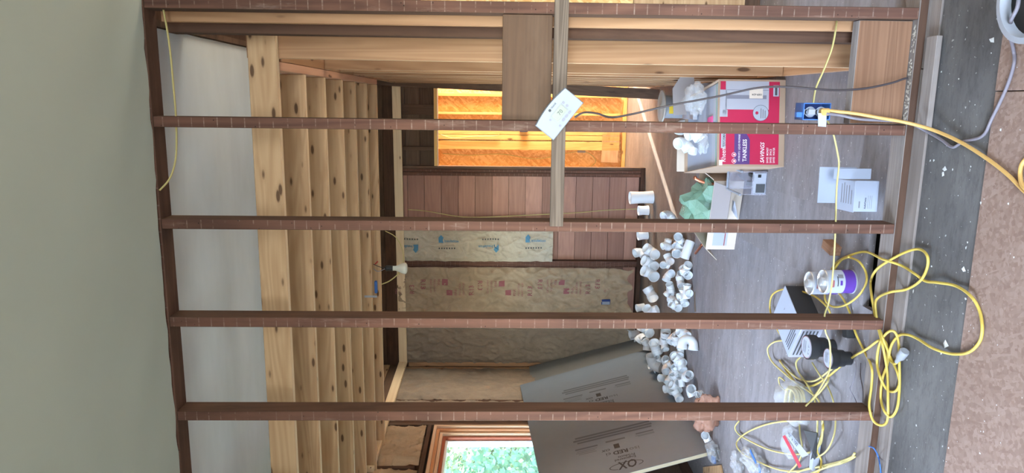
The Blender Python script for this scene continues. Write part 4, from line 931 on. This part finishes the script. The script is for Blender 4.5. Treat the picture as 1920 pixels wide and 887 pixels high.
# ---- clear plastic bin
bb = onZ(1440, 322); bl_ = onZ(1436, 366); BX = (bb-bl_); BX.z = 0; BW = BX.length; BX.normalize(); BY = V((-BX.y, BX.x, 0))
BM = frame(bl_, BX, BY)
e = empty('clear_bin', bl_, 'clear plastic drawer bin with a black and white label on the floor', 'bin')
def bpan(name, x0, x1, y0, y1, z0, z1, m): return ob(name, boxme(x1-x0, y1-y0, z1-z0, [m], 0.003), BM @ T(((x0+x1)/2, (y0+y1)/2, (z0+z1)/2)), e)
BH, BD = 0.15, 0.26
bpan('base', 0, BW, 0, BD, 0, .005, BINP); bpan('front', 0, BW, 0, .006, .005, BH*.6, BINP); bpan('back', 0, BW, BD-.006, BD, .005, BH, BINP); bpan('side', 0, .006, .006, BD-.006, .005, BH, BINP); bpan('side', BW-.006, BW, .006, BD-.006, .005, BH, BINP)
bpan('rim', -.006, BW+.006, BD-.012, BD+.006, BH, BH+.012, WHITEP); bpan('rim', -.006, .008, 0, BD-.012, BH, BH+.012, WHITEP); bpan('rim', BW-.008, BW+.006, 0, BD-.012, BH, BH+.012, WHITEP)
bpan('label', .01, BW-.01, -.003, -.001, .008, BH*.55, PAPERL); bpan('label_picture', .015, BW*.48, -.005, -.0035, .012, BH*.45, INK_D); bpan('label_dot', BW*.75, BW*.88, -.005, -.0035, .04, .06, INK_K)
o = ob('bracket', boxme(.03, .20, .025, [WHITEP], .003), BM @ T((BW*.35, BD*.5, .03)) @ RZ(6)); tag(o, 'white plastic bracket lying inside the clear bin', 'bracket')
o = ob('bracket', boxme(.022, .15, .02, [INK_D], .003), BM @ T((BW*.66, BD*.55, .03)) @ RZ(-5)); tag(o, 'dark bracket lying inside the clear bin', 'bracket')

# ---- small white open box just behind the plate
w0, w1 = onZ(1647, 398), onZ(1652, 340); WX = (w1-w0); WX.z = 0; WWd = WX.length; WX.normalize(); WYd = V((-WX.y, WX.x, 0)); WH = 0.102; WD = 0.165
w0 = w0 + V((0, .012, 0))
WB = frame(w0, WX, WYd)
e = empty('white_box', w0, 'small white cardboard box with its lid open, behind the bottom plate', 'box')
def wpan(name, x0, x1, y0, y1, z0, z1, m=PAPER): return ob(name, boxme(x1-x0, y1-y0, z1-z0, [m], 0.0008), WB @ T(((x0+x1)/2, (y0+y1)/2, (z0+z1)/2)), e)
wfp = wpan('front_panel', 0, WWd, 0, .003, 0, WH); wpan('back_panel', 0, WWd, WD-.003, WD, 0, WH); wpan('side_panel', 0, .003, .003, WD-.003, 0, WH); wpan('side_panel', WWd-.003, WWd, .003, WD-.003, 0, WH)
top = wpan('top_panel', -.004, WWd-.002, 0.0, WD, WH, WH+.003)
wpan('lid', WWd+.004, WWd+.05, .05, .053, 0.012, WH+.075); wpan('lid', .02, WWd+.05, WD+.012, WD+.015, 0.01, WH+.08)
WFm = frame(w0-WYd*.001, WX, (0, 0, 1)); WTm = frame(w0+V((0, 0, WH+.0036)), WX, WYd)
text('AudioChoice', .0115, INK_K, WFm, wfp, .012, .052, 0, 0, .8, .012)
for q in range(3): rect('fine_print', WFm, .013, .043-q*.008, .07, .0445-q*.008, INK_G, wfp)
rect('fine_print', WFm, .016, .078, .045, .084, INK_G, wfp)
for q in range(5): rect('fine_print', WTm, .03, .02+q*.022, .03+random.uniform(.06, .09), .026+q*.022, INK_G, top, .0004)

# ---- cans
def can(pxb, pyb, h, r, label):
    c = onZ(pxb, pyb); e = empty('metal_can', c, label, 'can', 'cans by the yellow cord'); W = T(c)
    lath('body', [(r, 0.002), (r*.985, .004), (r*.985, h-.004), (r, h)], PAPERL, W, e, 28)
    lath('lower_band', [(r*.99, 0.006), (r*.99, h*.42)], VIOLET, W, e, 28)
    lid = lath('lid', [(r, h), (r*1.03, h+.002), (r*.97, h+.006), (r*.9, h-.001), (r*.6, h-.001), (r*.36, h), (r*.36, h+.016), (r*.30, h+.018), (0.0005, h+.018)], TIN, W, e, 28)
    lath('foot_ring', [(r*1.02, 0), (r*1.02, .004), (r*.97, .005)], TIN, W, e, 28)
    # curved label marks facing the camera
    def cm(nm, a0, a1, z0, z1, m, rr=r*.996):
        vs, fc = [], []
        for i in range(7):
            t = math.radians(a0+(a1-a0)*i/6); vs += [V((rr*math.cos(t), rr*math.sin(t), z0)), V((rr*math.cos(t), rr*math.sin(t), z1))]
        for i in range(6): fc.append((2*i, 2*i+2, 2*i+3, 2*i+1))
        ob(nm, mesh(nm, vs, fc), W, e, m)
    cm('red_badge', -105, -70, h*.80, h*.93, INK_R); cm('purple_arc', -95, -72, h*.52, h*.60, VIOLET); cm('small_print', -100, -50, h*.66, h*.70, INK_D); cm('small_print', -60, -40, h*.48, h*.66, INK_G)
can(1597, 528, .132, .055, 'silver lidded can with purple and white label inside the yellow cord loop')
can(1570, 531, .134, .055, 'second silver lidded can standing just behind the purple labelled one')
# ---- black and white box
k0, kr, kl = onZ(1546, 613), onZ(1512, 536), onZ(1520, 655)
ax = (kr-k0); ax.z = 0; lx = ax.length; ax.normalize(); ay = V((-ax.y, ax.x, 0)); ly = 0.24; BHt = .115
KM = frame(k0, ax, ay)
e = empty('product_box', k0, 'black sided box with white printed top standing behind the studs', 'box')
def kpan(name, x0, x1, y0, y1, z0, z1, m): return ob(name, boxme(x1-x0, y1-y0, z1-z0, [m], 0.001), KM @ T(((x0+x1)/2, (y0+y1)/2, (z0+z1)/2)), e)
kpan('body', 0, lx, 0, ly, 0, BHt-.003, BLACKP); kt = kpan('top_panel', -.001, lx+.001, -.001, ly+.001, BHt-.003, BHt, PAPER); kp = kpan('end_panel', -.003, -.0005, 0, ly, 0, BHt-.003, SILV)
KT = frame(k0+V((0, 0, BHt+.0008)), -ay, ax); KE = frame(k0-ax*.0038, -ay, (0, 0, 1))
for q in range(4): rect('fine_print', KT, -.21, .02+q*.016, -.08+q*.01, .027+q*.016, INK_D, kt)
rect('scribble', KT, -.14, .17, -.11, .174, INK_D, kt); rect('scribble', KT, -.10, .20, -.085, .203, INK_D, kt)
for q in range(5): rect('fine_print', KE, -.22, .02+q*.018, -.03, .028+q*.018, INK_D, kp, 0)
# ---- black stepped pipe caps with round labels
def blackcap(px, py, h, r, tilt, label, zb=0.0):
    c = onZ(px, py, zb); e = empty('black_fitting', c, label, 'pipe fitting', 'black fittings'); W = T(c) @ Matrix.Rotation(math.radians(tilt), 4, 'Y')
    lath('body', [(0.0005, 0), (r*.62, 0), (r*.64, h*.30), (r*.78, h*.33), (r*.80, h*.62), (r*.97, h*.66), (r, h*.7), (r, h*.985), (0.0005, h*.985)], BLACKP, W, e, 32)
    lb = lath('round_label', [(0.0005, h*.995), (r*.90, h*.995), (r*.90, h*.985)], PAPERL, W, e, 32)
    lath('label_ring', [(r*.86, h+.0002), (r*.90, h+.0002)], INK_R, W, lb, 32)
    TT = W @ T((0, 0, h+.0004)); text('4" x 3"', r*.30, INK_K, TT, lb, -r*.5, -r*.55, 0); 
    for q in range(3): rect('fine_print', TT, -r*.5, r*(.05+q*.2), r*.5, r*(.13+q*.2), INK_G, lb)
blackcap(1563, 651, .135, .060, 0, 'black stepped pipe fitting with a round white label on top')
blackcap(1594, 672, .105, .050, 0, 'second black pipe fitting, in front of the round labelled one')
o = ob('adapter_block', boxme(.085, .05, .045, [BLACKP], .006), T(onZ(1592, 616, .0225)) @ RZ(12)); tag(o, 'small black power adapter lying near the third stud foot', 'adapter')
o = ob('wood_scrap', boxme(.10, .045, .05, [BLOCK], .002), T(onZ(1559, 464, .026)) @ RZ(78)); tag(o, 'short brown wood offcut on the plywood by the floor gap', 'wood scrap')
o = ob('wood_scrap', boxme(.34, .065, .022, [GREYW], .002), T(onZ(1741, 155, .011)+V((0, -.012, .004))) ); tag(o, 'grey dusty board lying on the threshold by the bottom plate', 'board')
o = ob('wood_scrap', boxme(.16, .018, .012, [STRIP], .001), T(onZ(1303, 566, .003)) @ RZ(20)); tag(o, 'thin wood splinter on the floor beside the pipe pile', 'wood scrap')

# ---- grey insulation sheathing boards leaning on the left wall
def sheet(nm, xb, xt, ztop, corners, th, m, label):
    """board on the leaning plane through (xb, z=0) and (xt, z=ztop); corners are given in that plane"""
    dn = V((xt-xb, 0, ztop)).normalized(); W = frame((xb, 4.9, 0.002), (0, 1, 0), dn)     # local x away, y up the board, z into the room
    e = empty(nm, (xb, 4.9, 0), label, 'insulation board', 'grey boards against the left wall')
    def solid(n_, z0, z1, mm, ins=0.0):
        k = len(corners); c = [V((x, y, z0)) for x, y in corners]+[V((x, y, z1)) for x, y in corners]
        return ob(n_, mesh(n_, c, [tuple(range(k))[::-1], tuple(range(k, 2*k))]+[(i, (i+1) % k, k+(i+1) % k, k+i) for i in range(k)]), W, e, mm)
    solid('facing', -.002, 0, m); solid('foam_core', -th, -.0021, FOAM); solid('back_facing', -th-.002, -th-.0001, m)
    return e, W
OXB, OXT, OXZ = -2.585, -2.945, 1.37
OW = frame((OXB, 4.9, 0.002), (0, 1, 0), V((OXT-OXB, 0, OXZ)))
def opx(px, py):
    d = ray(px, py); nrm = OW.to_3x3() @ V((0, 0, 1)); o0 = OW.translation; t = (o0-CAM).dot(nrm)/d.dot(nrm); l = OW.inverted() @ (CAM+d*t); return l.x, l.y
fb, nb, n2, tf, t2 = [V(opx(*q)) for q in ((1192, 660), (1334, 846), (1178, 887), (975, 722), (1010, 887))]
fb.y = 0.0; nb.y = max(nb.y, 0.0)
def isect(p, q, a, b):
    d1, d2 = q-p, b-a; k = ((a.x-p.x)*d2.y-(a.y-p.y)*d2.x)/(d1.x*d2.y-d1.y*d2.x); return p+d1*k
nt2 = isect(nb, n2, tf, t2)
ox, _ = sheet('insulation_board', OXB, OXT, OXZ, [tuple(nb), tuple(fb), tuple(tf), tuple(nt2)], .030, BOARD, 'printed grey insulation board leaning on the left wall under the window')
sheet('insulation_board', -2.64, -2.972, 1.25, [(0.35, 0), (2.79, 0), (2.76, 1.285), (0.35, 1.285)], .020, BOARD2, 'dull grey insulation board standing behind the printed one')
OT = OW @ T((0, 0, .0008))
INK_S = plain('faint_board_ink', C3(80, 88, 97), .7)
off2 = opx(1141, 743)[0]-opx(1198, 836)[0]
for off in (0.0, off2):
    def ot(t_, x, y, size, m=INK_K, sx_=1.0, bold=0.0, shear=0.0): return text(t_, size, m, OT, ox, x+off, y, 0, math.pi/2, sx_, bold, shear)
    def orr(x0, y0, x1, y1, m): return rect('printed_line', OT, x0+off, y0, x1+off, y1, m, ox, 0)
    ot('iso', .365, .49, .075, INK_D, 1.0); ot('RED', .365, .585, .075, INK_K, .9, .03); ot('ci', .365, .725, .075, INK_K, .9)
    ot('OX', .425, .72, .045, INK_K, 1, .02, .2)
    ot('Products', .275, .545, .045, INK_K, .85, .015); ot('Engineered', .237, .545, .045, INK_K, .85, .015)
    ot('OX', .185, .548, .155, INK_K, .62, .02, .2)
    ring = [(.124+off+.05*math.cos(t), .64+.135*math.sin(t)) for t in [2*math.pi*i/32 for i in range(33)]]
    vs = [V((a_, b_, 0)) for a_, b_ in ring]+[V((.124+off+(a_-.124-off)*.84, .64+(b_-.64)*.95, 0)) for a_, b_ in ring]
    ob('oval_emblem', mesh('oval_emblem', vs, [(i, i+1, 34+i, 33+i) for i in range(32) if not 12 < i < 20]), OT, ox, INK_K)
    orr(.406, .64, .478, .686, INK_K)
    for x, y0_, y1_, h in ((.735, .33, .98, .030), (.690, .32, 1.0, .030), (.645, .33, .97, .026), (.570, .33, .48, .022), (.530, .33, .49, .008), (.515, .33, .47, .008), (.555, .575, .74, .026), (.540, .81, 1.0, .024), (.495, .82, .99, .007), (.470, .84, 1.0, .007), (.445, .83, .98, .007)):
        orr(x-h, y0_, x, y1_, INK_S)
quad('tan_board', [onZ(1318, 876, .016), onZ(1350, 872, .016), onZ(1356, 900, .016), onZ(1318, 905, .016)], NEWJ, None, .012)
tag(bpy.data.objects['tan_board'], 'offcut of tan strand board lying at the near end of the grey boards', 'board')

# ---- plastic bags on the floor
o = crumple('pink_bag', T(onZ(1345, 775)), (0.135, 0.10, 0.11), CLEARO, None, .6, 2.6, 12); tag(o, 'pinkish plastic bag of fittings beyond the last stud', 'plastic bag')
o = crumple('foil_bag', T(onZ(1345, 848)), (0.07, 0.09, 0.05), CLEAR, None, .55, 3, 14); tag(o, 'clear bag with a blue corner at the foot of the grey board', 'plastic bag')
ob('blue_corner', boxme(.05, .06, .02, [BLUEP], .004), T(onZ(1338, 862, .03)) @ RZ(20), o)
for i, (px, py, s, lab) in enumerate(((1388, 868, (.07, .10, .035), 'flattened clear bag nearest the pink bag at the frame edge'), (1415, 862, (.06, .12, .045), 'crinkled clear bag with blue stripe inside the yellow wire loop'), (1433, 872, (.04, .10, .04), 'narrow crinkled clear bag at the right of the blue striped one'))):
    o = crumple('clear_bag', T(onZ(px, py)), s, CLEAR, None, .55, 3, 20+i); tag(o, lab, 'plastic bag')
    if i == 1: ob('blue_stripe', boxme(.022, .11, .004, [BLUEP], .001), T(onZ(px-3, py-6, .06)) @ RZ(-14), o); ob('blue_stripe', boxme(.05, .04, .004, [BLUEP], .001), T(onZ(px+9, py+18, .045)) @ RZ(-14), o)
# ---- bag with the coil of cable
cc = onZ(1482, 755, .09)
e = empty('cable_bag', (cc.x, cc.y, 0), 'clear bag holding a coil of yellow cable, marked three quarter inch by 100 feet', 'cable coil')
for i in range(5):
    R_ = .082-.009*(i % 3); zc = .05+.010*i; pts = [V((cc.x+R_*math.cos(t)*1.0, cc.y+R_*math.sin(t), zc+.004*math.sin(3*t))) for t in [2*math.pi*k/28 for k in range(29)]]
    vs, fc = tube(pts, .0065, 8, caps=False); ob('coil_turn', mesh('coil_turn', vs, fc, True), None, e, YNM)
crumple('bag', T((cc.x, cc.y, 0)), (.125, .125, .105), CLEAR, e, .28, 2.6, 31)
crumple('bag', T(onZ(1492, 828)), (.10, .085, .045), CLEAR, e, .3, 2.6, 33)
lb = [onZ(1473, 815, .075), onZ(1482, 812, .075), onZ(1516, 853, .07), onZ(1504, 858, .07)]
lab = quad('white_label', lb, PAPERL, e, .001)
quad('red_stripe', [onZ(1467, 818, .079), onZ(1472, 816, .079), onZ(1503, 874, .073), onZ(1498, 878, .073)], plain('red_stripe_ink', C3(190, 54, 70), .6), e, .001)
LM = frame(onZ(1478, 815.5, .079), onZ(1494, 836, .079)-onZ(1478, 815.5, .079), onZ(1490, 806, .079)-onZ(1478, 815.5, .079))
text('¾" x 100\'', .030, INK_K, LM, lab, .002, -.004, .001, 0, 1, .015)
o = quad('black_wrapper', [onZ(1507, 807, .09), onZ(1532, 812, .05), onZ(1530, 858, .04), onZ(1516, 878, .03), onZ(1523, 848, .06)], BLACKP, None, .006); tag(o, 'black plastic wrapper lying against the cable bag', 'wrapper')
q0, q1 = onZ(1531, 818, .028), onZ(1526, 880, .028); o = beam('white_tube_box', q0, q1, (0, 1, 0), .035, .035, PAPERL); tag(o, 'slim white box lying between the black wrapper and the yellow wires', 'box')

# ================================================================== YELLOW CORDS ON THE FLOOR
Zc = lambda x, y: (1420+x/2.335, 440+y/2.335)
def fz(px, py):                 # height of what lies under: plate, else floor
    p = onZ(px, py, 0.035)
    return 0.037 if D-0.035 < p.y < D+0.115 else (0.008 if p.y > D-0.10 and p.y <= D else 0.002)
def path(lst, conv, r, lift=0.0, wav=.010):
    out = []
    for i, q in enumerate(lst):
        px, py = conv(q[0], q[1]); h = q[2] if len(q) > 2 else lift + wav*(i % 2)
        out.append(onZ(px, py, fz(px, py)+r+h))
    return out
M1 = [(635, 535), (603, 565), (578, 540), (588, 482), (620, 442), (655, 438), (700, 455), (770, 498), (850, 522), (925, 515), (972, 470), (985, 410), (972, 330), (935, 270), (870, 225), (790, 210), (735, 203), (690, 172), (630, 135), (550, 108), (480, 76), (420, 86), (350, 120), (318, 175), (335, 225),
      (378, 285), (408, 350), (430, 430), (468, 510), (500, 580), (500, 660), (490, 750), (508, 815), (545, 835), (570, 810), (572, 720), (568, 600), (550, 490), (522, 380), (502, 280), (497, 205), (520, 155), (575, 115), (650, 76), (710, 64), (745, 95), (742, 150), (710, 205), (650, 240), (580, 252), (530, 275), (516, 310),
      (528, 390), (552, 460), (580, 530), (612, 600), (622, 650), (605, 685), (570, 680), (540, 630), (524, 560), (535, 480), (568, 430), (600, 425), (618, 470), (622, 570), (622, 680), (612, 760), (585, 798), (555, 770), (540, 710), (548, 630), (570, 560), (565, 480), (535, 462), (480, 500), (420, 535), (360, 580), (305, 625), (240, 662), (180, 655), (130, 600), (98, 550)]
e = empty('extension_cord', onZ(*Zc(560, 600)), 'long yellow extension cord in tangled loops over the bottom plate', 'extension cord')
cord('flex', path(M1, Zc, .0054), .0054, YCORD, None, parent=e, sub=7)
pc = onZ(*Zc(630, 530), .022); pd = (onZ(*Zc(652, 500), .022)-onZ(*Zc(606, 560), .022)).normalized()
lath('connector', [(.0005, -.045), (.009, -.045), (.011, -.02), (.018, -.01), (.019, .03), (.015, .034), (.0005, .034)], GREYP, T(pc) @ pd.to_track_quat('Z', 'Y').to_matrix().to_4x4(), e, 16)
loops = [
 ([(400, 98), (445, 118), (475, 165), (475, 215), (440, 270), (385, 308), (330, 315), (298, 285), (302, 230), (330, 165), (365, 115), (400, 98)], YCORD, .0050, 'yellow cord loop lying around the purple labelled can'),
 ([(320, 345), (300, 310), (250, 270), (180, 245), (110, 240), (65, 265), (55, 320), (70, 380), (110, 450), (160, 490), (200, 515), (240, 545)], YCORD, .0048, 'yellow cord arching over the black sided box'),
 ([(190, 485), (130, 465), (75, 470), (45, 500), (60, 550), (110, 600), (170, 650), (230, 690), (270, 730), (285, 800), (282, 870), (262, 940)], YNM, .0048, 'pale yellow cable looping left of the black fittings'),
 ([(98, 555), (140, 600), (190, 635), (250, 640), (310, 600), (350, 570), (380, 545)], YNM, .0048, 'pale yellow cable crossing in front of the black fittings'),
 ([(190, 535), (170, 560), (180, 600), (220, 660), (250, 720), (262, 800), (262, 880)], YNM, .0048, 'pale yellow cable dropping past the bag of coiled cable'),
 ([(240, 560), (270, 610), (305, 660), (330, 720), (342, 800), (335, 880), (300, 950), (240, 985)], YNM, .0040, 'thin yellow cable bending round to the last stud'),
 ([(120, 640), (95, 625), (100, 660), (140, 700), (170, 740)], YNM, .0040, 'short yellow cable end rising out of the coil bag')]
for l_, m, r, lb in loops: cord('yellow_cable', path(l_, Zc, r, .012, .016), r, m, lb, 'cable', sub=8)
Zd = lambda x, y: (1300+x/3.9, 660+y/3.9)
more = [([(830, 400), (870, 350), (930, 290), (975, 230), (990, 190)], YNM, .0048, 'yellow cable slanting up to the last stud'),
 ([(760, 505), (640, 510), (520, 535), (400, 585), (330, 640), (318, 690), (370, 750), (470, 800), (560, 840), (660, 868), (760, 872), (850, 855), (960, 830), (1080, 800), (1178, 760)], YNM, .0050, 'yellow cable making the long outer loop at the frame edge'),
 ([(335, 505), (305, 550), (330, 600), (420, 655), (540, 710), (660, 740), (780, 748), (870, 725), (930, 670), (945, 580), (940, 500)], YNM, .0050, 'yellow cable making the inner loop over the cable bag'),
 ([(775, 510), (780, 600), (795, 690), (790, 760), (750, 830), (690, 890)], YNM, .0048, 'pale yellow cable running down across the white label'),
 ([(945, 500), (950, 560), (930, 640), (905, 720), (935, 790), (925, 860), (890, 900)], YCORD, .0048, 'yellow cable beside the slim white box'),
 ([(760, 880), (850, 850), (950, 840), (1060, 815), (1140, 790), (1180, 740)], YNM, .0050, 'upper yellow cable of the bundle by the bottom plate'),
 ([(860, 890), (930, 860), (1020, 830), (1110, 805), (1182, 765)], YNM, .0050, 'lower yellow cable of the bundle by the bottom plate')]
for l_, m, r, lb in more: cord('yellow_cable', path(l_, Zd, r, .010, .018), r, m, lb, 'cable', sub=8)
cord('blue_wire', path([(1285, 690), (1320, 705), (1350, 760), (1365, 830), (1372, 900)], Zd, .003), .003, BLUEP, 'thin blue wire on the floor at the lower frame edge', 'wire')
cord('grey_wire', path([(1185, 60), (1190, 130), (1165, 230), (1145, 270), (1180, 340), (1205, 405)], Zd, .002, .01), .0022, GCORD, 'thin grey wire curling by the foot of the last stud', 'wire')
cord('grey_wire', path([(1225, 80), (1222, 170), (1240, 280), (1240, 370)], Zd, .002, .01), .0022, DCORD, 'thin dark wire running along the bottom plate by the last stud', 'wire')

# ---- grey tub in the corner
tcn = onZ(1934, -14, .20); tr = .128
e = empty('grey_tub', (tcn.x, tcn.y, .004), 'translucent grey plastic tub cut off by the frame corner', 'tub')
lath('shell', [(.0005, .006), (tr*.80, .006), (tr*.82, .012), (tr, .19), (tr*1.06, .192), (tr*1.06, .20), (tr*.93, .202), (tr*.90, .19), (tr*.77, .018), (.0005, .014)], GREYP, T((tcn.x, tcn.y, 0)), e, 40)
lath('dark_inner_disc', [(.0005, .172), (tr*.885, .172)], SOIL, T((tcn.x, tcn.y, 0)), e, 40)  # dark disc near the rim, blackens the tub interior
# ---- debris: paint chips and dust crumbs nobody could count
rnd = random.Random(5); vs, fc = [], []
def chip(p, s):
    k = len(vs); a = rnd.uniform(0, 6.28)
    for j in range(4): vs.append(p+V((s*math.cos(a+j*1.57)*rnd.uniform(.4, 1.1), s*math.sin(a+j*1.57)*rnd.uniform(.4, 1.1), rnd.uniform(0, s*.2))))
    vs.append(p+V((0, 0, s*.22))); fc.extend([(k, k+1, k+4), (k+1, k+2, k+4), (k+2, k+3, k+4), (k+3, k, k+4)])
for _ in range(170):
    x, y = rnd.uniform(-1.7, .7), rnd.uniform(1.7, 2.69); chip(V((x, y, .004 if y < 2.355 else -.002)), rnd.choice((.0025, .003, .003, .004, .006)))
for px, py, s in ((1860, 75, .016), (1764, 135, .006), (1797, 148, .006), (1893, 72, .007), (1895, 148, .007), (1771, 318, .014), (1768, 326, .012), (1806, 506, .014), (1772, 646, .018), (1810, 560, .008), (1712, 545, .012), (1750, 300, .007)):
    p = onZ(px, py); chip(V((p.x, p.y, .004 if p.y < 2.355 else -.002)), s)
for _ in range(60): chip(V((rnd.uniform(-2.2, .1), rnd.uniform(2.9, 5.4), 0)), rnd.choice((.003, .004, .005)))
o = ob('debris', mesh('debris', vs, fc), None, None, plain('paint_chips', C3(214, 214, 212), .8, .1)); tag(o, 'white paint chips and crumbs scattered over the floor', 'debris', None, 'stuff')
vs, fc = [], []
for _ in range(90): chip(V((rnd.uniform(-.07, .32), D+rnd.uniform(.004, .028), .036)), rnd.uniform(.004, .010))
o = ob('debris', mesh('debris', vs, fc), None, None, GYP); tag(o, 'plaster crumbs and straw along the foot of the sill block', 'debris', None, 'stuff')
